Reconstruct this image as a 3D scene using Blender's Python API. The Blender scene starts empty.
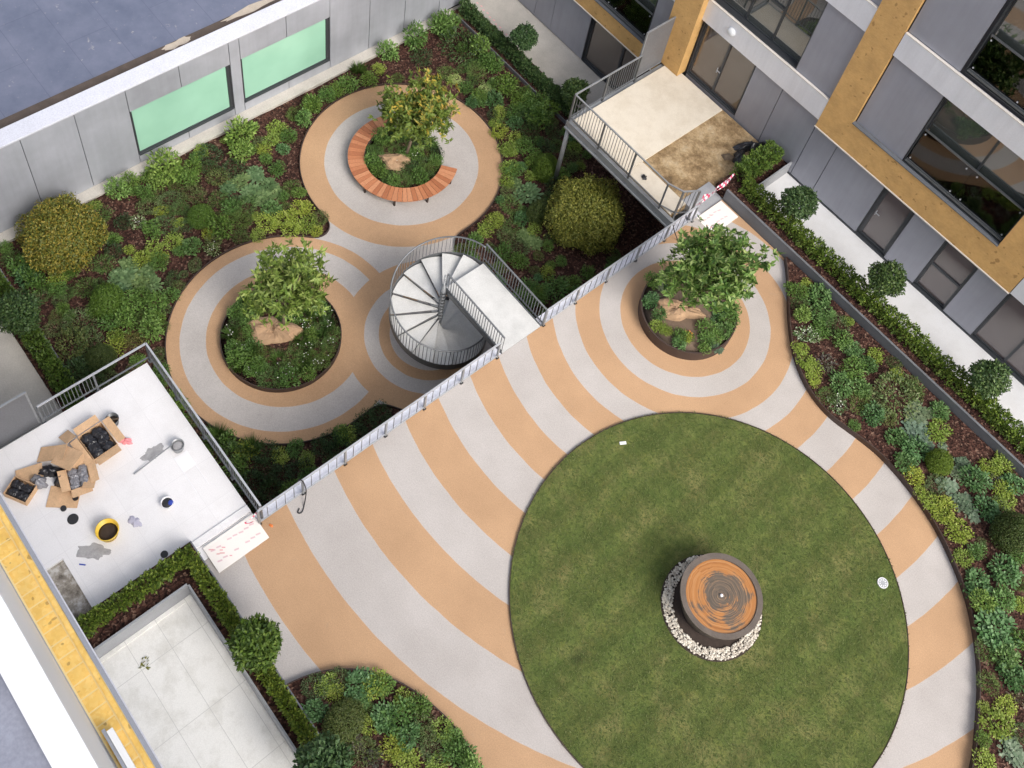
import bpy, bmesh, math, random
import numpy as np
from mathutils import Vector, Matrix
from mathutils.geometry import tessellate_polygon

# ------------------------------------------------------------------ camera
sc = bpy.context.scene
col = sc.collection
CR = [[0.638722, 0.759435, 0.123662], [0.656412, -0.453963, -0.602528], [-0.401443, 0.466021, -0.788459]]
CF, CCY = 1140.01, 157.16
CAM = Vector((1.1117, -13.5354, 32.0000))
cam = bpy.data.cameras.new('camera')
cam.sensor_width = 36.0
cam.lens = CF / 1024 * 36
cam.shift_y = -(384 - CCY) / 1024
cam.clip_start = 0.1
cam.clip_end = 3000
camo = bpy.data.objects.new('camera', cam)
col.objects.link(camo)
mw = Matrix.Identity(4)
for i in range(3):
    mw[i][0] = CR[0][i]; mw[i][1] = -CR[1][i]; mw[i][2] = -CR[2][i]; mw[i][3] = CAM[i]
camo.matrix_world = mw
sc.camera = camo

def to_image(p):
    d = Vector(p) - CAM
    q = [sum(CR[r][i] * d[i] for i in range(3)) for r in range(3)]
    return q[0] / q[2] * CF + 512, q[1] / q[2] * CF + CCY

# ------------------------------------------------------------------ light
SUN_EL, SUN_AZ = math.radians(44), math.radians(-4)       # azimuth measured from +x towards +y
world = bpy.data.worlds.new('World')
sc.world = world
world.use_nodes = True
wn = world.node_tree
sky = wn.nodes.new('ShaderNodeTexSky')
sky.sky_type = 'NISHITA'
sky.sun_disc = False
sky.sun_elevation = SUN_EL
sky.sun_rotation = math.radians(90) - SUN_AZ
sky.air_density = 1.0
sky.dust_density = 4.0
sky.ozone_density = 1.0
hs = wn.nodes.new('ShaderNodeHueSaturation')
hs.inputs['Saturation'].default_value = 0.55          # overcast, nearly white sky
bg = wn.nodes['Background']
bg.inputs['Strength'].default_value = 0.15
wn.links.new(sky.outputs[0], hs.inputs['Color'])
wn.links.new(hs.outputs[0], bg.inputs['Color'])
sun = bpy.data.lights.new('sun', 'SUN')
sun.energy = 1.15
sun.angle = math.radians(28)
sun.color = (1.0, 0.96, 0.9)
suno = bpy.data.objects.new('sun', sun)
col.objects.link(suno)
sdir = Vector((math.cos(SUN_EL) * math.cos(SUN_AZ), math.cos(SUN_EL) * math.sin(SUN_AZ), math.sin(SUN_EL)))
suno.rotation_euler = (-sdir).to_track_quat('-Z', 'Y').to_euler()
vs = sc.view_settings
vs.view_transform = 'Standard'
vs.look = 'None'
vs.gamma = 1.0
vs.use_curve_mapping = False
vs.exposure = 0.97

R = random.Random(7)
NR = np.random.RandomState(5)
pi = math.pi

# ------------------------------------------------------------------ materials
def mat(name, color, rough=0.7, metal=0.0, spec=0.5, ior=None):
    m = bpy.data.materials.new(name)
    m.use_nodes = True
    b = m.node_tree.nodes['Principled BSDF']
    b.inputs['Base Color'].default_value = (*color, 1)
    b.inputs['Roughness'].default_value = rough
    b.inputs['Metallic'].default_value = metal
    b.inputs['Specular IOR Level'].default_value = spec
    if ior: b.inputs['IOR'].default_value = ior
    return m

class NT:
    """tiny node helper"""
    def __init__(s, m):
        s.t = m.node_tree; s.b = s.t.nodes['Principled BSDF']
    def n(s, kind, **kw):
        nd = s.t.nodes.new(kind)
        for k, v in kw.items():
            if k.startswith('i_'):
                nd.inputs[k[2:].replace('_', ' ')].default_value = v
            else: setattr(nd, k, v)
        return nd
    def l(s, a, b): s.t.links.new(a, b)
    def coord(s, obj=True):
        return s.n('ShaderNodeTexCoord').outputs['Object'] if obj else s.n('ShaderNodeNewGeometry').outputs['Position']
    def noise(s, scale, detail=3, rough=0.6, vec=None, scl=None):
        nd = s.n('ShaderNodeTexNoise')
        nd.inputs['Scale'].default_value = scale
        nd.inputs['Detail'].default_value = detail
        nd.inputs['Roughness'].default_value = rough
        v = vec if vec is not None else s.coord(False)
        if scl:
            mp = s.n('ShaderNodeMapping'); mp.inputs['Scale'].default_value = scl
            s.l(v, mp.inputs[0]); v = mp.outputs[0]
        s.l(v, nd.inputs['Vector'])
        return nd.outputs['Fac']
    def ramp(s, fac, stops, interp='LINEAR'):
        nd = s.n('ShaderNodeValToRGB')
        cr = nd.color_ramp; cr.interpolation = interp
        while len(cr.elements) < len(stops): cr.elements.new(0.5)
        for e, (p, c) in zip(cr.elements, stops):
            e.position = p; e.color = (*c, 1) if len(c) == 3 else c
        s.l(fac, nd.inputs[0])
        return nd.outputs[0]
    def mix(s, a, b, fac, mode='MIX'):
        nd = s.n('ShaderNodeMix', data_type='RGBA', blend_type=mode)
        for i, v in ((0, fac), (6, a), (7, b)):
            if hasattr(v, 'is_linked') or hasattr(v, 'links'): s.l(v, nd.inputs[i])
            elif i == 0: nd.inputs[0].default_value = v
            else: nd.inputs[i].default_value = (*v, 1)
        return nd.outputs[2]
    def math(s, op, a, b=None):
        nd = s.n('ShaderNodeMath', operation=op)
        for i, v in ((0, a), (1, b)):
            if v is None: continue
            if hasattr(v, 'links'): s.l(v, nd.inputs[i])
            else: nd.inputs[i].default_value = v
        return nd.outputs[0]
    def bump(s, h, strength=0.3, dist=0.02):
        nd = s.n('ShaderNodeBump')
        nd.inputs['Strength'].default_value = strength
        nd.inputs['Distance'].default_value = dist
        s.l(h, nd.inputs['Height'])
        s.l(nd.outputs[0], s.b.inputs['Normal'])
    def base(s, c): s.l(c, s.b.inputs['Base Color'])

def g3(v): return (v, v, v)

def dirty(name, color, amt=0.25, scale=0.9, fine=30, rough=0.7, metal=0.0, bump=0.0, spec=0.5):
    """a colour with soft weathering and a fine grain"""
    m = mat(name, color, rough, metal, spec)
    t = NT(m)
    a = t.noise(scale, 5, 0.65)
    b = t.noise(fine, 2, 0.6)
    c = t.mix(color, tuple(x * (1 - amt) for x in color), t.ramp(a, [(0.35, g3(0)), (0.75, g3(1))]))
    c = t.mix(c, t.ramp(b, [(0.3, g3(0.8)), (0.7, g3(1.12))]), 0.6, 'MULTIPLY')
    t.base(c)
    if bump: t.bump(b, bump, 0.01)
    return m

ORANGE = (0.465, 0.295, 0.172)
GREY = (0.455, 0.425, 0.405)
def resin(name, centre, radii, start_orange=True, extra=None):
    """resin-bound paving with concentric coloured rings about one or more centres"""
    m = mat(name, GREY, 0.85, 0, 0.25)
    t = NT(m)
    pos = t.coord(False)
    sep = t.n('ShaderNodeSeparateXYZ'); t.l(pos, sep.inputs[0])
    def ring(c, rad, first, base_rest=None):
        dx = t.math('SUBTRACT', sep.outputs[0], c[0]); dy = t.math('SUBTRACT', sep.outputs[1], c[1])
        d = t.math('SQRT', t.math('ADD', t.math('MULTIPLY', dx, dx), t.math('MULTIPLY', dy, dy)))
        d = t.math('ADD', d, t.math('MULTIPLY', t.math('SUBTRACT', t.noise(1.5, 2, 0.5), 0.5), 0.05))
        cnt = None; jn = None
        for r in rad:
            g_ = t.math('GREATER_THAN', d, r); cnt = g_ if cnt is None else t.math('ADD', cnt, g_)
            cp = t.n('ShaderNodeMath', operation='COMPARE'); t.l(d, cp.inputs[0]); cp.inputs[1].default_value = r; cp.inputs[2].default_value = 0.010
            jn = cp.outputs[0] if jn is None else t.math('ADD', jn, cp.outputs[0])
        par = t.math('MODULO', cnt, 2.0)
        a_, b_ = (ORANGE, GREY) if first else (GREY, ORANGE)
        colr = t.mix(a_, b_, par)
        colr = t.mix(colr, (0.55, 0.47, 0.40), t.math('MULTIPLY', jn, 0.3))
        return colr, d
    c0, d0 = ring(centre, radii, start_orange)
    for (c, rad, first, rout) in (extra or []):
        c1, d1 = ring(c, rad, first)
        c0 = t.mix(c0, c1, t.math('LESS_THAN', d1, rout))
    g = t.noise(90, 2, 0.7); g2 = t.noise(28, 3, 0.7); big = t.noise(0.5, 5, 0.6)
    c0 = t.mix(c0, t.ramp(g, [(0.3, g3(0.68)), (0.7, g3(1.26))]), 0.85, 'MULTIPLY')
    c0 = t.mix(c0, t.ramp(g2, [(0.3, g3(0.82)), (0.7, g3(1.14))]), 0.75, 'MULTIPLY')
    c0 = t.mix(c0, t.ramp(big, [(0.35, (0.88, 0.87, 0.86)), (0.65, g3(1.06))]), 0.8, 'MULTIPLY')
    st = t.noise(2.2, 6, 0.75)
    c0 = t.mix(c0, (0.30, 0.25, 0.2), t.ramp(st, [(0.62, g3(0)), (0.80, g3(0.4))]))
    t.base(c0)
    t.bump(g, 0.25, 0.006)
    return m

def leafmat(name, cols, rough=0.5, spec=0.35, trans=0.12):
    m = mat(name, cols[0], rough, 0, spec)
    t = NT(m)
    geo = t.n('ShaderNodeNewGeometry')
    n = len(cols)
    c = t.ramp(geo.outputs['Random Per Island'], [(i / max(1, n - 1) if n > 1 else 0, cc) for i, cc in enumerate(cols)])
    oi = t.n('ShaderNodeObjectInfo')
    c = t.mix(c, t.ramp(oi.outputs['Random'], [(0, (0.72, 0.80, 0.80)), (0.35, (1.25, 1.12, 0.9)), (0.6, (0.85, 0.95, 1.05)), (1, (1.35, 1.28, 1.25))]), 1.0, 'MULTIPLY')
    t.base(c)
    # some light passes through thin leaves
    tr = t.n('ShaderNodeBsdfTranslucent'); t.l(c, tr.inputs[0])
    mx = t.n('ShaderNodeMixShader'); mx.inputs[0].default_value = trans
    out = t.t.nodes['Material Output']
    t.l(t.b.outputs[0], mx.inputs[1]); t.l(tr.outputs[0], mx.inputs[2]); t.l(mx.outputs[0], out.inputs[0])
    return m

M = {}
M['terrace'] = resin('terrace_resin', (-6.85, 5.87), [2.17, 2.86, 3.66, 4.42, 5.38, 6.42, 7.5, 8.66, 9.88, 11.04, 12.36, 13.93, 15.52, 16.9])
M['path'] = resin('path_resin', (-19.31, 3.80), [2.98, 3.93], False, [
    ((-15.6, -3.9), [2.70, 3.56], True, 4.02),
    ((-12.7, 0.08), [1.40, 1.78, 2.28], False, 3.03)])
def grassmat():
    m = mat('lawn_turf', (0.07, 0.10, 0.02), 0.9, 0, 0.15)
    t = NT(m)
    a = t.noise(0.85, 6, 0.68); b = t.noise(7, 5, 0.8); c = t.noise(60, 2, 0.7); s = t.noise(1.6, 4, 0.7, None, (0.25, 1.6, 1))
    co = t.ramp(a, [(0.3, (0.068, 0.102, 0.026)), (0.5, (0.100, 0.124, 0.035)), (0.66, (0.150, 0.150, 0.055))])
    co = t.mix(co, t.ramp(b, [(0.28, g3(0.72)), (0.72, g3(1.28))]), 0.85, 'MULTIPLY')
    co = t.mix(co, t.ramp(s, [(0.35, g3(0.90)), (0.65, g3(1.12))]), 0.8, 'MULTIPLY')
    co = t.mix(co, t.ramp(c, [(0.3, g3(0.65)), (0.7, g3(1.35))]), 0.6, 'MULTIPLY')
    w = t.n('ShaderNodeTexWave', wave_type='BANDS', bands_direction='X'); w.inputs['Scale'].default_value = 0.28
    w.inputs['Distortion'].default_value = 0.35
    t.l(t.coord(False), w.inputs[0])
    co = t.mix(co, t.ramp(w.outputs[1], [(0.40, g3(0.89)), (0.60, g3(1.09))]), 0.9, 'MULTIPLY')
    md = t.noise(2.6, 5, 0.7)
    co = t.mix(co, t.ramp(md, [(0.32, (0.84, 0.88, 0.84)), (0.5, g3(1.03)), (0.68, (1.26, 1.18, 1.10))]), 0.9, 'MULTIPLY')
    # one darker worn patch
    vd = t.n('ShaderNodeVectorMath', operation='DISTANCE'); t.l(t.coord(False), vd.inputs[0]); vd.inputs[1].default_value = (-1.20, -4.05, 0.06)
    wob = t.math('ADD', vd.outputs['Value'], t.math('MULTIPLY', t.noise(4, 3, .7), .5))
    co = t.mix(co, (0.03, 0.042, 0.014), t.ramp(wob, [(0.30, g3(0.75)), (0.55, g3(0))]))
    t.base(co); t.bump(c, 0.8, 0.03)
    return m
M['grass'] = grassmat()
def mulchmat():
    m = mat('bark_mulch', (0.06, 0.025, 0.017), 0.95, 0, 0.15)
    t = NT(m)
    v = t.n('ShaderNodeTexVoronoi'); v.inputs['Scale'].default_value = 16
    t.l(t.coord(False), v.inputs[0])
    b = t.noise(1.2, 4, 0.6)
    co = t.mix(v.outputs['Color'], g3(0.5), 0.0)
    sp = t.n('ShaderNodeSeparateXYZ'); t.l(v.outputs['Color'], sp.inputs[0])
    co = t.ramp(sp.outputs[0], [(0.0, (0.022, 0.012, 0.010)), (0.5, (0.052, 0.025, 0.019)), (0.85, (0.088, 0.042, 0.031)), (0.97, (0.18, 0.11, 0.08))])
    co = t.mix(co, t.ramp(b, [(0.3, g3(0.7)), (0.7, g3(1.25))]), 0.8, 'MULTIPLY')
    t.base(co); t.bump(v.outputs['Distance'], 0.9, 0.04)
    return m
M['mulch'] = mulchmat()
M['concrete'] = dirty('concrete', (0.40, 0.38, 0.34), 0.3, 0.8, 25, 0.85, bump=0.1)
M['walk_concrete'] = dirty('walk_concrete', (0.53, 0.50, 0.45), 0.28, 0.7, 22, 0.85, bump=0.1)
def slabmat(name, colr, sx, sy, ox, oy, jw=0.012, joint=0.35, dirt=(0.45, 0.4, 0.33), damt=0.25, tv=0.06):
    m = mat(name, colr, 0.8, 0, 0.3)
    t = NT(m)
    pos = t.coord(False)
    sep = t.n('ShaderNodeSeparateXYZ'); t.l(pos, sep.inputs[0])
    def cell(o, off, s):
        f = t.math('FRACT', t.math('DIVIDE', t.math('SUBTRACT', o, off), s))
        return t.math('LESS_THAN', f, jw / s)
    j = t.math('MAXIMUM', cell(sep.outputs[0], ox, sx), cell(sep.outputs[1], oy, sy))
    def fl(o, off, s): return t.math('FLOOR', t.math('DIVIDE', t.math('SUBTRACT', o, off), s))
    cb = t.n('ShaderNodeCombineXYZ'); t.l(fl(sep.outputs[0], ox, sx), cb.inputs[0]); t.l(fl(sep.outputs[1], oy, sy), cb.inputs[1])
    wn_ = t.n('ShaderNodeTexWhiteNoise', noise_dimensions='2D'); t.l(cb.outputs[0], wn_.inputs['Vector'])
    a = t.noise(1.3, 6, 0.7); b = t.noise(35, 2, 0.6)
    co = t.mix(colr, t.ramp(wn_.outputs[0], [(0, g3(1 - tv)), (1, g3(1 + tv * .7))]), 1.0, 'MULTIPLY')
    co = t.mix(co, dirt, t.ramp(a, [(0.45, g3(0)), (0.8, g3(damt * 2.2))]))
    co = t.mix(co, t.ramp(b, [(0.3, g3(0.9)), (0.7, g3(1.06))]), 0.7, 'MULTIPLY')
    co = t.mix(co, tuple(x * joint for x in colr), t.math('MULTIPLY', j, 0.8))
    t.base(co)
    return m
M['white_slab'] = slabmat('white_paving', (0.76, 0.75, 0.755), 1.2, 0.9, -15.5, -8.7, 0.012, 0.86, (0.55, 0.53, 0.52), 0.16, 0.015)
M['patio_slab'] = slabmat('patio_paving', (0.80, 0.79, 0.755), 1.84, 0.88, -8.14, -12.22, 0.014, 0.62, (0.42, 0.40, 0.34), 0.30, 0.02)
M['deck_slab'] = slabmat('deck_paving', (0.66, 0.60, 0.50), 40, 40, 0.3, 0.3, 0.0001, 1, (0.42, 0.34, 0.24), 0.22)
M['white_walk'] = slabmat('white_walk_paving', (0.70, 0.70, 0.70), 40, 40, 0.3, 0.3, 0.0001, 1, (0.5, 0.49, 0.47), 0.22)
def dirtmat():
    m = mat('bare_screed', (0.3, 0.2, 0.1), 0.95, 0, 0.15); t = NT(m)
    a = t.noise(1.4, 8, 0.75); b = t.noise(9, 4, 0.7)
    co = t.ramp(a, [(0.3, (0.08, 0.055, 0.035)), (0.45, (0.25, 0.17, 0.09)), (0.58, (0.42, 0.31, 0.18)), (0.75, (0.56, 0.47, 0.33))])
    co = t.mix(co, t.ramp(b, [(0.3, g3(0.6)), (0.7, g3(1.25))]), 0.8, 'MULTIPLY')
    t.base(co); t.bump(b, 0.5, 0.02); return m
M['screed'] = dirtmat()
def void():
    m = mat('grey_screed', (0.3, 0.28, 0.25), 0.95, 0, 0.15); t = NT(m)
    a = t.noise(2.2, 6, 0.75)
    t.base(t.ramp(a, [(0.35, (0.10, 0.085, 0.07)), (0.5, (0.30, 0.27, 0.23)), (0.62, (0.55, 0.53, 0.50))])); return m
M['void'] = void()
M['galv'] = dirty('galvanised_steel', (0.33, 0.345, 0.36), 0.3, 3, 60, 0.45, 0.35)
M['screen'] = dirty('grey_screen_panel', (0.17, 0.175, 0.19), 0.15, 1, 20, 0.5, 0.2)
M['galv_light'] = dirty('pale_galvanised_steel', (0.46, 0.475, 0.50), 0.25, 3, 60, 0.5, 0.15)
M['galv_mid'] = dirty('mid_galvanised_steel', (0.20, 0.21, 0.22), 0.3, 3, 60, 0.5, 0.35)
M['galv_dark'] = dirty('dark_galvanised_steel', (0.17, 0.18, 0.19), 0.3, 3, 60, 0.45, 0.5)
M['edge_steel'] = dirty('brown_edging_steel', (0.075, 0.05, 0.042), 0.35, 2, 30, 0.6, 0.3)
M['grey_edge'] = dirty('grey_steel_edging', (0.24, 0.25, 0.27), 0.3, 2, 30, 0.5, 0.4)
M['planter_grey'] = dirty('planter_render_grey', (0.14, 0.15, 0.165), 0.2, 1.2, 30, 0.7)
M['planter_light'] = dirty('planter_cladding_grey', (0.36, 0.37, 0.39), 0.2, 1.2, 30, 0.6)
def cladmat(name, c, amt=0.12):
    m = mat(name, c, 0.42, 0.25, 0.5); t = NT(m)
    a = t.noise(0.35, 4, 0.6); s = t.noise(3.0, 4, 0.6, None, (1.5, 1.5, 0.12)); f = t.noise(25, 3, 0.6)
    co = t.mix(c, tuple(x * (1 - amt * 1.6) for x in c), t.ramp(a, [(0.3, g3(0)), (0.7, g3(1))]))
    co = t.mix(co, t.ramp(s, [(0.3, g3(0.92)), (0.7, g3(1.06))]), 0.7, 'MULTIPLY')
    co = t.mix(co, t.ramp(f, [(0.3, g3(0.95)), (0.7, g3(1.04))]), 0.7, 'MULTIPLY')
    t.base(co); t.l(t.ramp(f, [(0.2, g3(0.38)), (0.8, g3(0.55))]), t.b.inputs['Roughness']); return m
M['clad_dark'] = cladmat('grey_cladding', (0.345, 0.355, 0.41))
M['clad_light'] = cladmat('pale_grey_cladding', (0.47, 0.49, 0.545), 0.2)
M['white_band'] = cladmat('white_band_panel', (0.80, 0.815, 0.87), 0.06)
M['white_paint'] = mat('white_painted_metal', (0.88, 0.88, 0.88), 0.5)
M['retaining'] = dirty('bounce_cutting_dark_wall', (0.10, 0.095, 0.09), 0.3, 1, 20, 0.9)  # kept dark to cut light bounced onto the lower treads
M['coping'] = dirty('pale_coping_metal', (0.66, 0.67, 0.74), 0.1, 1.5, 20, 0.5, 0.1)
M['frame'] = mat('window_frame_grey', (0.055, 0.06, 0.068), 0.4, 0.3)
M['joint'] = mat('joint_shadow_gap', (0.03, 0.03, 0.035), 0.8)
M['trim'] = mat('cream_trim', (0.72, 0.68, 0.62), 0.5)
def osb(name, c1, c2, c3):
    m = mat(name, c2, 0.7, 0, 0.3); t = NT(m)
    v = t.n('ShaderNodeTexVoronoi'); v.inputs['Scale'].default_value = 14
    mp = t.n('ShaderNodeMapping'); mp.inputs['Scale'].default_value = (1, 1, 2.2); mp.inputs['Rotation'].default_value = (0.5, 0.4, 0.3)
    t.l(t.coord(False), mp.inputs[0]); t.l(mp.outputs[0], v.inputs[0])
    sp = t.n('ShaderNodeSeparateXYZ'); t.l(v.outputs['Color'], sp.inputs[0])
    co = t.ramp(sp.outputs[0], [(0, c1), (0.5, c2), (1, c3)])
    a = t.noise(2.0, 4, 0.6); k = t.noise(5.5, 1, 0.4, None, (1, 1, 1))
    co = t.mix(co, t.ramp(a, [(0.3, g3(0.86)), (0.7, g3(1.12))]), 0.9, 'MULTIPLY')
    co = t.mix(co, (0.22, 0.11, 0.035), t.ramp(k, [(0.69, g3(0)), (0.73, g3(0.55))]))
    t.base(co); return m
M['timber'] = osb('golden_timber_board', (0.575, 0.345, 0.13), (0.60, 0.362, 0.138), (0.625, 0.385, 0.152))
M['yellow_board'] = osb('yellow_timber_board', (0.80, 0.50, 0.12), (0.84, 0.55, 0.15), (0.87, 0.6, 0.2))
M['yellow_gap'] = mat('yellow_under_board', (0.86, 0.68, 0.33), 0.8)
def glassmat(name, c, ior=1.9, rough=0.02):
    m = mat(name, c, rough, 0, 0.5, ior); t = NT(m)
    a = t.noise(0.6, 2, 0.5)
    t.bump(a, 0.04, 0.05)
    return m
M['glass'] = glassmat('dark_window_glass', (0.06, 0.068, 0.064), 2.3)
M['glass_reflection'] = glassmat('reflection_tinted_glass', (0.11, 0.088, 0.088), 2.0, 0.05)  # pinkish base colour stands in for paving reflected in the panes
M['glass_deck'] = glassmat('deck_door_glass', (0.10, 0.078, 0.066), 2.1, 0.04)
M['bal_glass'] = mat('balustrade_glass', (0.75, 0.85, 0.8), 0.02, 0, 0.5, 1.5)
def balg():
    m = M['bal_glass']; t = NT(m)
    tr = t.n('ShaderNodeBsdfTransparent'); tr.inputs[0].default_value = (0.80, 0.90, 0.85, 1)
    gl = t.n('ShaderNodeBsdfGlossy'); gl.inputs['Roughness'].default_value = 0.02
    fr = t.n('ShaderNodeFresnel'); fr.inputs[0].default_value = 1.7
    mx = t.n('ShaderNodeMixShader'); t.l(fr.outputs[0], mx.inputs[0]); t.l(tr.outputs[0], mx.inputs[1]); t.l(gl.outputs[0], mx.inputs[2])
    t.l(mx.outputs[0], t.t.nodes['Material Output'].inputs[0])
balg()
def mintmat():
    m = mat('mint_obscured_glass', (0.25, 0.56, 0.39), 0.12, 0, 0.5, 1.5); t = NT(m)
    a = t.noise(0.5, 3, 0.5)
    t.base(t.ramp(a, [(0.3, (0.27, 0.50, 0.375)), (0.7, (0.34, 0.60, 0.46))])); return m
M['mint'] = mintmat()
def roofmat():
    m = mat('blue_roof_membrane', (0.1, 0.13, 0.22), 0.6, 0, 0.4); t = NT(m)
    a = t.noise(0.7, 6, 0.7); b = t.noise(2.5, 5, 0.75)
    co = t.ramp(a, [(0.3, (0.10, 0.118, 0.175)), (0.7, (0.16, 0.175, 0.24))])
    co = t.mix(co, (0.42, 0.40, 0.38), t.ramp(b, [(0.62, g3(0)), (0.70, g3(0.6))]))
    br = t.n('ShaderNodeTexBrick'); br.inputs['Scale'].default_value = 1.0
    br.inputs['Color1'].default_value = (1, 1, 1, 1); br.inputs['Color2'].default_value = (0.92, 0.93, 0.95, 1); br.inputs['Mortar'].default_value = (0.75, 0.75, 0.8, 1)
    br.inputs['Mortar Size'].default_value = 0.012; br.inputs['Brick Width'].default_value = 4.0; br.inputs['Row Height'].default_value = 1.6
    t.l(t.coord(False), br.inputs['Vector'])
    co = t.mix(co, br.outputs[0], 1.0, 'MULTIPLY')
    t.base(co); return m
M['roof'] = roofmat()
def slatwood(name, a, b, c, scale=3.0):
    m = mat(name, a, 0.55, 0, 0.4); t = NT(m)
    geo = t.n('ShaderNodeNewGeometry')
    co = t.ramp(geo.outputs['Random Per Island'], [(0, a), (0.5, b), (1, c)])
    co = t.mix(co, t.ramp(t.noise(14, 4, 0.7), [(0.3, g3(0.8)), (0.7, g3(1.15))]), 0.8, 'MULTIPLY')
    t.base(co); return m
M['bench_wood'] = slatwood('red_hardwood', (0.33, 0.12, 0.055), (0.43, 0.17, 0.08), (0.52, 0.24, 0.125))
M['pebble'] = slatwood('cream_pebbles', (0.40, 0.35, 0.29), (0.58, 0.53, 0.45), (0.72, 0.68, 0.60))
def rustmat():
    m = mat('rusted_basin_surface', (0.5, 0.2, 0.05), 0.3, 0, 0.5); t = NT(m)
    pos = t.coord(False); sep = t.n('ShaderNodeSeparateXYZ'); t.l(pos, sep.inputs[0])
    dx = t.math('SUBTRACT', sep.outputs[0], 0.13); dy = t.math('SUBTRACT', sep.outputs[1], -0.18)
    d = t.math('SQRT', t.math('ADD', t.math('MULTIPLY', dx, dx), t.math('MULTIPLY', dy, dy)))
    wob = t.noise(1.6, 4, 0.6)
    dd = t.math('ADD', d, t.math('MULTIPLY', wob, 0.16))
    an = t.math('ARCTAN2', dy, dx)
    cb = t.n('ShaderNodeCombineXYZ'); t.l(t.math('MULTIPLY', dd, 17.0), cb.inputs[0]); t.l(t.math('MULTIPLY', an, 0.25), cb.inputs[1])
    cb.inputs[2].default_value = 3.0
    n1 = t.noise(1.6, 5, 0.75, cb.outputs[0])
    # dark swirl : a spiral in (radius, angle)
    sp_ = t.math('SINE', t.math('ADD', t.math('MULTIPLY', an, 1.0), t.math('MULTIPLY', dd, 5.5)))
    edge = t.math('MULTIPLY', t.math('SUBTRACT', d, 0.55), 2.6)
    f_ = t.math('ADD', t.math('MULTIPLY', sp_, 0.45), edge)
    f_ = t.math('ADD', f_, t.math('MULTIPLY', t.math('SUBTRACT', n1, 0.5), 3.4))
    f_ = t.math('ADD', f_, t.math('MULTIPLY', t.math('SUBTRACT', t.noise(2.2, 4, 0.65), 0.5), 4.2))
    rust = t.ramp(n1, [(0.3, (0.22, 0.08, 0.022)), (0.5, (0.38, 0.16, 0.045)), (0.7, (0.46, 0.25, 0.11))])
    dark = t.ramp(n1, [(0.3, (0.055, 0.045, 0.036)), (0.5, (0.12, 0.095, 0.07)), (0.7, (0.27, 0.165, 0.09))])
    co = t.mix(dark, rust, t.ramp(t.math('ADD', t.math('MULTIPLY', f_, .25), .5), [(0.46, g3(0)), (0.62, g3(1))]))
    t.b.inputs['Roughness'].default_value = 0.22
    t.base(co); return m
M['rust'] = rustmat()
M['rust_rim'] = dirty('grey_brown_rim', (0.15, 0.122, 0.102), 0.35, 2.5, 25, 0.6, 0.2)
M['rust_side'] = dirty('dark_weathered_steel', (0.10, 0.08, 0.075), 0.4, 2.5, 25, 0.6, 0.3)
M['card'] = dirty('cardboard', (0.66, 0.43, 0.25), 0.25, 3, 30, 0.85)
M['card_in'] = dirty('cardboard_inner', (0.40, 0.26, 0.15), 0.2, 3, 30, 0.9)
M['black_plastic'] = mat('black_plastic', (0.018, 0.018, 0.022), 0.3)
M['grey_plastic'] = mat('grey_translucent_bag', (0.22, 0.22, 0.24), 0.25)
M['yellow_plastic'] = mat('yellow_plastic', (0.75, 0.50, 0.06), 0.4)
M['white_plastic'] = mat('white_plastic', (0.8, 0.8, 0.82), 0.4)
M['blue_plastic'] = mat('blue_plastic', (0.03, 0.06, 0.35), 0.4)
M['pink'] = mat('pink_cloth', (0.75, 0.27, 0.29), 0.9)
M['red_mark'] = mat('red_marking', (0.70, 0.36, 0.37), 0.8)
M['pink_mark'] = mat('pink_marking', (0.68, 0.50, 0.52), 0.8)
M['tape'] = mat('barrier_tape', (0.8, 0.2, 0.3), 0.4)
def tapemat():
    m = M['tape']; t = NT(m)
    w = t.n('ShaderNodeTexWave', wave_type='BANDS', bands_direction='DIAGONAL'); w.inputs['Scale'].default_value = 3.2
    t.l(t.coord(False), w.inputs[0])
    t.base(t.ramp(w.outputs[1], [(0, (0.72, 0.07, 0.16)), (0.5, (0.85, 0.8, 0.82))], 'CONSTANT'))
tapemat()
M['cloth_grey'] = mat('grey_lilac_cloth', (0.42, 0.41, 0.50), 0.9)
M['rubber'] = mat('black_rubber', (0.02, 0.02, 0.022), 0.5)
M['compost'] = dirty('dark_compost', (0.05, 0.035, 0.028), 0.4, 8, 40, 0.95, bump=0.5)
M['wet'] = dirty('wet_mix_and_patch_grey', (0.40, 0.39, 0.39), 0.3, 6, 30, 0.45)
M['hessian'] = dirty('tan_hessian', (0.42, 0.275, 0.165), 0.25, 3, 50, 0.95, bump=0.4)
M['bark'] = dirty('tree_bark', (0.17, 0.125, 0.085), 0.35, 5, 40, 0.9, bump=0.5)
M['stem'] = dirty('green_stem', (0.08, 0.09, 0.035), 0.2, 5, 40, 0.8)
M['petal'] = mat('white_petal', (0.8, 0.8, 0.74), 0.6)
M['orange_petal'] = mat('orange_petal', (0.7, 0.2, 0.05), 0.6)
M['lens'] = mat('white_lamp_cover', (0.72, 0.74, 0.76), 0.3)

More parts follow.
